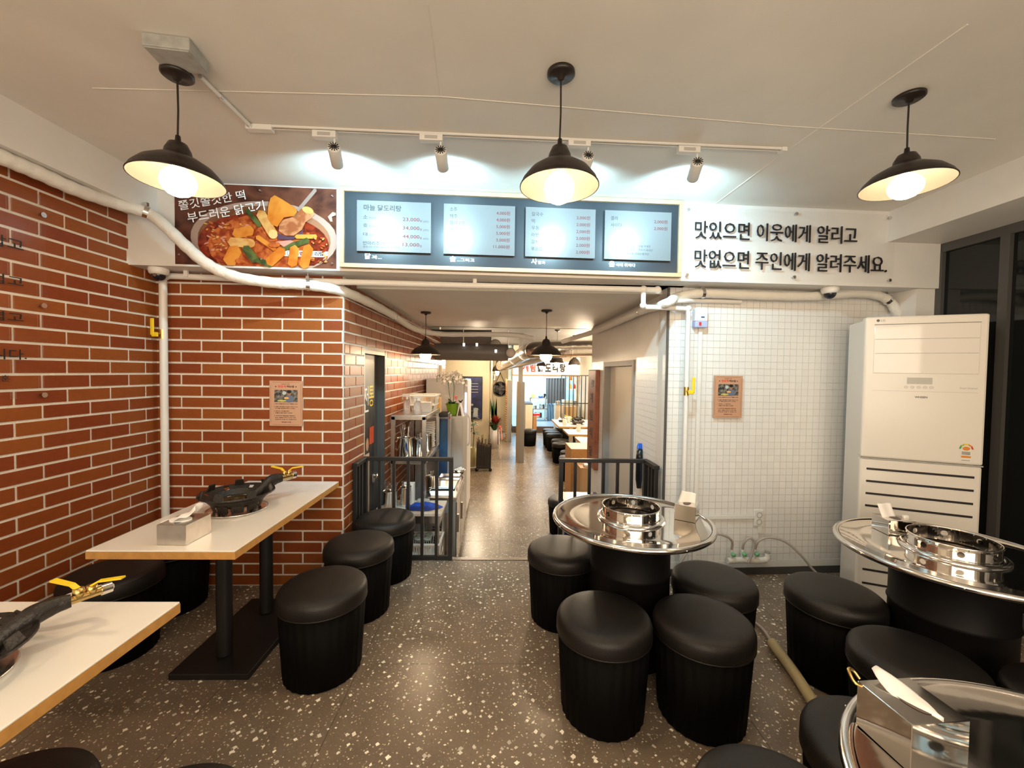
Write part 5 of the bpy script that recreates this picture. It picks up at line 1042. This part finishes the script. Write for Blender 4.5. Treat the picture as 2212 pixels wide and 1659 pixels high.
t = bx('kitchen_counter', 'cream-fronted kitchen counter with steel top', 'counter', 1.72, 2.45, 12.9, 13.4, ZI, .46, MT['counter_cream']); MB().box(-.37, .37, -.26, .26, .96, .985, STEELB).build('worktop', t)
t = bx('wire_basket', 'white crate on the kitchen counter', 'crate', 1.95, 2.30, 13.0, 13.3, .487, .62, mat('pale_blue_crate', (.50, .60, .65), .4)); 
for i, (x, l_) in enumerate(((1.80, 'steel colander on the kitchen counter, left'), (2.38, 'steel pot on the kitchen counter, right'))): pot('steel_pot', l_, x, 13.1, .487, .08, .09)
t = thing('wall_shelf', 'small white wall shelves with bottles right of the kitchen opening', 'shelf', (2.18, 13.25, .95))
for z in (0, .28): MB().box(0, .28, 0, .2, z, z+.03, WPL).build('shelf', t)
for i, (x, z, m_, l_) in enumerate(((2.24, .98, YEL, 'yellow bottle on the lower wall shelf'), (2.38, .98, MT['red_switch'], 'red bottle on the lower wall shelf'), (2.26, 1.26, MT['e_orange'], 'orange bottle on the upper wall shelf'))):
    tag(MB().lathe([(0, 0), (.04, 0), (.04, .10), (.015, .14), (.015, .17), (0, .17)], m_, n=14).build('bottle'), l_, 'bottle').location = (x, 13.33, z)
tag(MB().box(-.16, .16, -.2, .2, 0, .34, mat('tan_card', (.42, .27, .12), .6)).build('cardboard_box'), 'tan cardboard box behind the black lattice', 'box').location = (2.05, 12.3, .14)
# sign over the kitchen opening
FK = Fr((0, 13.4, 0), (1, 0, 0)); a0, b0_ = FK.at(1108, 810); a1, b1_ = FK.at(1278, 773)
t = thing('kitchen_sign', 'white sign with red and black Korean letters over the kitchen opening', 'sign', (a0, 13.40, b0_)); FZ = Fr((0, 0, 0), (1, 0, 0)); W_, H_ = a1-a0, b1_-b0_
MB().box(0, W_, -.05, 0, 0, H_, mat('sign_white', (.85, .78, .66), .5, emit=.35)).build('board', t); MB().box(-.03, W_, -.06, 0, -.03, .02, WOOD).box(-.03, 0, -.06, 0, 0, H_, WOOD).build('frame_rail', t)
tx = MB(); RB = mat('sign_red', (.60, .05, .02), .5)
for s_, u0, u1, m_ in (('계', 1127, 1141, RB), ('림', 1145, 1156.5, RB), ('닭', 1161, 1173.5, INK), ('도', 1177.5, 1190, INK), ('리', 1193.5, 1205, INK), ('탕', 1209, 1221, INK)): tx.text(FZ, s_, FK.at(u0, 790)[0]-a0, FK.at(1170, 803.5)[1]-b0_, FK.at(u1, 790)[0]-a0, FK.at(1170, 785)[1]-b0_, .052, m_, bold=.045)
tx.build('lettering', t)
t = thing('wall_cabinet', 'pale wall cupboard pair above the kitchen sign', 'cabinet', (1.45, 13.05, 1.86))
for i in range(2): d = MB().box(i*.44, i*.44+.42, -.02, .3, 0, .34, MT['counter_cream']).build('door', t, .004); MB().box(i*.44+.05, i*.44+.37, -.026, -.02, .05, .29, mat('cupboard_inset', (.48, .44, .36), .5)).build('inset_panel', d)
t = thing('cooker_hood', 'long grey cooker hood strip above the sign', 'hood', (1.05, 12.9, 1.78)); MB().box(0, 1.3, 0, .25, 0, .05, STEELB).build('hood_body', t)
# ducts
def duct(label, pts_, r, m, rings=0):
    t = thing('ventilation_duct', label, 'duct', pts_[0]); P = spline(pts_, 8); o0 = P[0]; MB().tube([p-o0 for p in P], r, m, 24).build('duct_tube', t)
    for i in range(rings):
        k_ = int((i+.5)*(len(P)-1)/rings); d = _n(P[k_+1]-P[k_]); MB().tube([P[k_]-o0-d*.012, P[k_]-o0+d*.012], r*1.06, STEELR, 24).build('duct_ring', t)
    return t
DG = mat('duct_grey', (.16, .145, .135), .45)
V = Vector
ya = 6.6
duct('large dark grey duct crossing above the corridor end', [py(860, 759, ya), py(980, 760, ya), py(1098, 762, ya)], .135, DG)
duct('second dark grey duct higher behind the first', [py(880, 728, 7.3), py(980, 729, 7.3), py(1062, 730, 7.3)], .14, DG)
for (u, v, y, r, l_) in ((1103, 762, 6.35, .068, 'round white duct cap, nearer and lower'), (1070, 745, 6.9, .085, 'round white duct cap half hidden behind the grey duct')):
    p = py(u, v, y); t = thing('duct_cap', l_, 'vent', p); MB().lathe([(0, 0), (r*1.12, 0), (r*1.12, .25), (0, .25)], DG, n=28, ax=(0, 1, 0)).build('collar', t); MB().lathe([(0, 0), (r, 0), (r, .02), (0, .02)], mat('cap_cream', (.60, .52, .46), .5), (0, -.021, 0), 28, ax=(0, 1, 0)).build('cap', t)
SF = mat('silver_duct', (.62, .58, .54), .22, 1, bump=.5, bscale=20)
duct('shiny silver duct bending from the right wall into the corridor end', [py(1330, 752, 6.2), py(1250, 754, 6.2), py(1190, 756, 6.2), py(1150, 757, 6.35), py(1130, 765, 7.2), py(1105, 780, 8.6), py(1082, 790, 10.2)], .125, SF, 7)
duct('second silver duct running beside the first toward the back', [py(1175, 770, 7.6), py(1140, 780, 8.6), py(1105, 788, 10), py(1088, 792, 11)], .10, SF)
for (u, v0, v1, y) in ((1001, 706, 748, 6.45), (1098, 714, 750, 6.3)):
    p, q = py(u, v0, y), py(u, v1, y); tag(MB().tube([V((0, 0, 0)), p-q], .006, STEELR, 6).build('hanger_rod'), 'thin rod hanging the grey duct, '+('left' if u < 1050 else 'right'), 'rod').location = q
for (u, v, y, l_) in ((1002, 748, 6.452, 'tiny white ceiling spot on the duct, left'), (1030, 748, 6.452, 'tiny white ceiling spot on the duct, middle'), (1071, 762, 6.452, 'tiny white ceiling spot on the duct, right')):
    tag(MB().lathe([(0, 0), (.016, 0), (.018, .05), (0, .05)], mat('tiny_spot', (.9, .85, .8), .4, emit=.6), n=12).build('mini_spot'), l_, 'spotlight').location = py(u, v, y)
# beige wall: framed poster; passage: mirror, sign, plants
FBG = Fr((0, 10.6, 0), (1, 0, 0)); a0, b0_ = FBG.at(985, 903); a1, b1_ = FBG.at(1041, 815)
t = thing('framed_poster', 'dark framed poster with a navy photo on the beige wall', 'poster', (a0, 10.6, b0_)); W_, H_ = a1-a0, b1_-b0_
MB().box(0, W_, -.02, 0, 0, H_, stew('poster_navy', (.012, .013, .03), (.02, .03, .12), 5, 2)).build('print', t)
MB().box(-.015, W_+.015, -.035, 0, -.02, 0, INK).box(-.015, W_+.015, -.035, 0, H_, H_+.02, INK).box(W_, W_+.02, -.035, 0, 0, H_, INK).box(-.02, 0, -.035, 0, 0, H_, INK).build('frame', t)
pp = MB()
for i in range(4): pp.rect(FZ, W_*.55, W_*.86, H_*(.84-i*.07), H_*(.85-i*.07), .022, GREYBOX)
pp.rect(FZ, W_*.66, W_*.86, H_*.03, H_*.25, .022, mat('print_pale', (.30, .30, .36), .5)).rect(FZ, W_*.69, W_*.83, H_*.06, H_*.2, .023, GREYBOX).ell(FZ, W_*.62, H_*.33, .04, .03, .022, MT['print_pale'], n=12); pp.build('picture', t)
ym = 13.95; p = py(1080.5, 840, ym)
t = thing('round_mirror', 'round mirror with black rim hung on a leather strap', 'mirror', p); MB().lathe([(0, 0), (.225, 0)], mat('mirror', (.35, .35, .38), .03, 1), (0, -.02, 0), 40, ax=(0, -1, 0)).build('glass', t)
MB().ring((0, -.012, 0), .235, .018, INK, ax=(0, -1, 0), n=40).build('rim', t)
MB().tube([(-.19, -.01, .13), (0, -.01, .53)], .010, mat('leather_brown', (.10, .05, .025), .6), 6).tube([(.19, -.01, .13), (0, -.01, .53)], .010, MT['leather_brown'], 6).build('strap', t); MB().ball((0, -.015, .54), .022, INK, 6).build('peg', t)
a = py(1066, 815, ym); t = thing('restroom_sign', 'small framed figure pictogram beside the mirror', 'sign', a); MB().box(-.085, .085, -.015, 0, -.12, .12, INK).box(-.07, .07, -.02, -.015, -.105, .105, WINK).build('frame', t); MB().ell(FZ, 0, .06, .018, .018, .021, INK, n=12).rect(FZ, -.018, .018, -.02, .038, .021, INK).rect(FZ, -.012, .012, -.08, -.02, .021, INK).build('figure', t)
p = pz(1067.5, 968, ZI)
t = thing('potted_plant', 'red bromeliad and snake plant in a tall white pot', 'potted plant', (p.x, p.y, ZI))
MB().lathe([(0, 0), (.115, 0), (.12, .48), (.11, .48), (.10, .42), (0, .42)], mat('white_pot', (.62, .58, .54), .4), n=28).build('pot', t); lf = MB(); RL = mat('bromeliad_red', (.30, .03, .015), .45)
for i in range(70): a = R.uniform(0, 6.28); leaf(lf, (0, 0, .42), (math.cos(a), math.sin(a), R.uniform(1.4, 4)), R.uniform(.28, .42), .022, .06, GREEN)
o = lf.build('leaves', t); o['kind'] = 'stuff'; lf = MB()
for i in range(40): a = R.uniform(-1.3, 1.3); leaf(lf, (.03, -.10, .66), (math.sin(a)+.35, -.6*R.random(), math.cos(a)+R.uniform(-.5, .3)), .24, .026, .0, RL)
lf.build('red_bracts', t); lf = MB()
for i in range(7): leaf(lf, (-.06+i*.018, .04, .62), (R.uniform(-.12, .12), 0, 1), R.uniform(.45, .72), .028, 0, GREEN)
lf.build('snake_leaves', t); rb = MB(); PK = mat('pink_satin', (.80, .28, .24), .4)
for i in range(8): leaf(rb, (.14, -.13, .56), (math.cos(i*.8), -.3, math.sin(i*.8)), .09, .03, 0, PK)
rb.tube([(.12, -.13, .52), (.13, -.14, .12)], .014, WPL, 6).tube([(.17, -.13, .52), (.20, -.14, .25)], .014, PK, 6).tube([(.09, -.13, .5), (.10, -.14, .12)], .010, RED, 6).build('pink_ribbon', t)
p = pz(1018, 1012, ZI)
t = thing('potted_plant', 'tall cream pot with a thin trailing green plant by the fridge', 'potted plant', (p.x+.02, p.y+.1, ZI)); MB().lathe([(0, 0), (.075, 0), (.10, .42), (.09, .42), (.08, .36), (0, .36)], mat('cream_pot', (.50, .45, .22), .4), n=28).lathe([(0, 0), (.12, .0), (.13, .02), (0, .02)], WPL, n=24).build('pot', t); lf = MB()
for i in range(46): a = R.uniform(0, 6.28); z = R.uniform(.7, 1.25); leaf(lf, (.03*math.cos(a), .03*math.sin(a), z), (math.cos(a), math.sin(a), R.uniform(-.2, .5)), R.uniform(.08, .15), .02, .05, GREEN)
lf.tube(spline([(0, 0, .36), (.02, 0, .7), (-.01, 0, 1.0), (.0, 0, 1.25)], 4), .008, GREEN, 6); o = lf.build('leaves', t); o['kind'] = 'stuff'
p = pz(1043, 1012, ZI)
t = thing('mesh_cart', 'black mesh shopping cart filled with dried stalks', 'cart', (p.x+.02, p.y-.12, ZI)); NET = mat('black_mesh', (.03, .026, .024), .6, alpha=.85)
MB().add([(-.14, -.12, .05), (.14, -.12, .05), (.14, .12, .05), (-.14, .12, .05), (-.13, -.12, .55), (.14, -.12, .48), (.14, .12, .48), (-.13, .12, .55)], [(0, 1, 5, 4), (1, 2, 6, 5), (2, 3, 7, 6), (3, 0, 4, 7), (0, 3, 2, 1)], NET).build('mesh_bag', t)
fr_ = MB()
for a, b in (((-.14, -.12, 0), (-.13, -.12, .6)), ((.14, -.12, 0), (.15, -.12, .55)), ((-.14, -.12, .06), (.14, -.12, .06)), ((.08, -.12, .56), (.15, -.12, .55))): fr_.tube([a, b], .009, INK, 6)
fr_.build('frame', t)
for x in (-.13, .14): MB().lathe([(0, 0), (.035, 0), (.035, .02), (0, .02)], INK, (x, -.12, .036), 16, ax=(0, -1, 0)).build('wheel', t)
dr_ = MB(); DRY = mat('dried_stalk', (.16, .12, .08), .8)
for i in range(34): a = R.uniform(-.12, .12); dr_.tube([(a*.5, R.uniform(-.08, .08), .1), (a*1.2, R.uniform(-.1, .1), R.uniform(.5, .72))], .006, DRY, 4)
o = dr_.build('dried_stalks', t); o['kind'] = 'stuff'
# point lights added to brighten the inner room beyond what its lamps give
for (x, y, z, e) in ((1.85, 7.4, 1.8, 34), (1.85, 9.0, 1.8, 34), (2.0, 10.6, 1.8, 38), (-.6, 9.6, 1.72, 22), (.0, 12.2, 1.7, 14)):
    l = bpy.data.lights.new('inner_fill', 'POINT'); l.energy = e; l.color = (1, .80, .56); l.shadow_soft_size = .055; o = bpy.data.objects.new('inner_fill', l); COL.objects.link(o); o.location = (x, y, z)
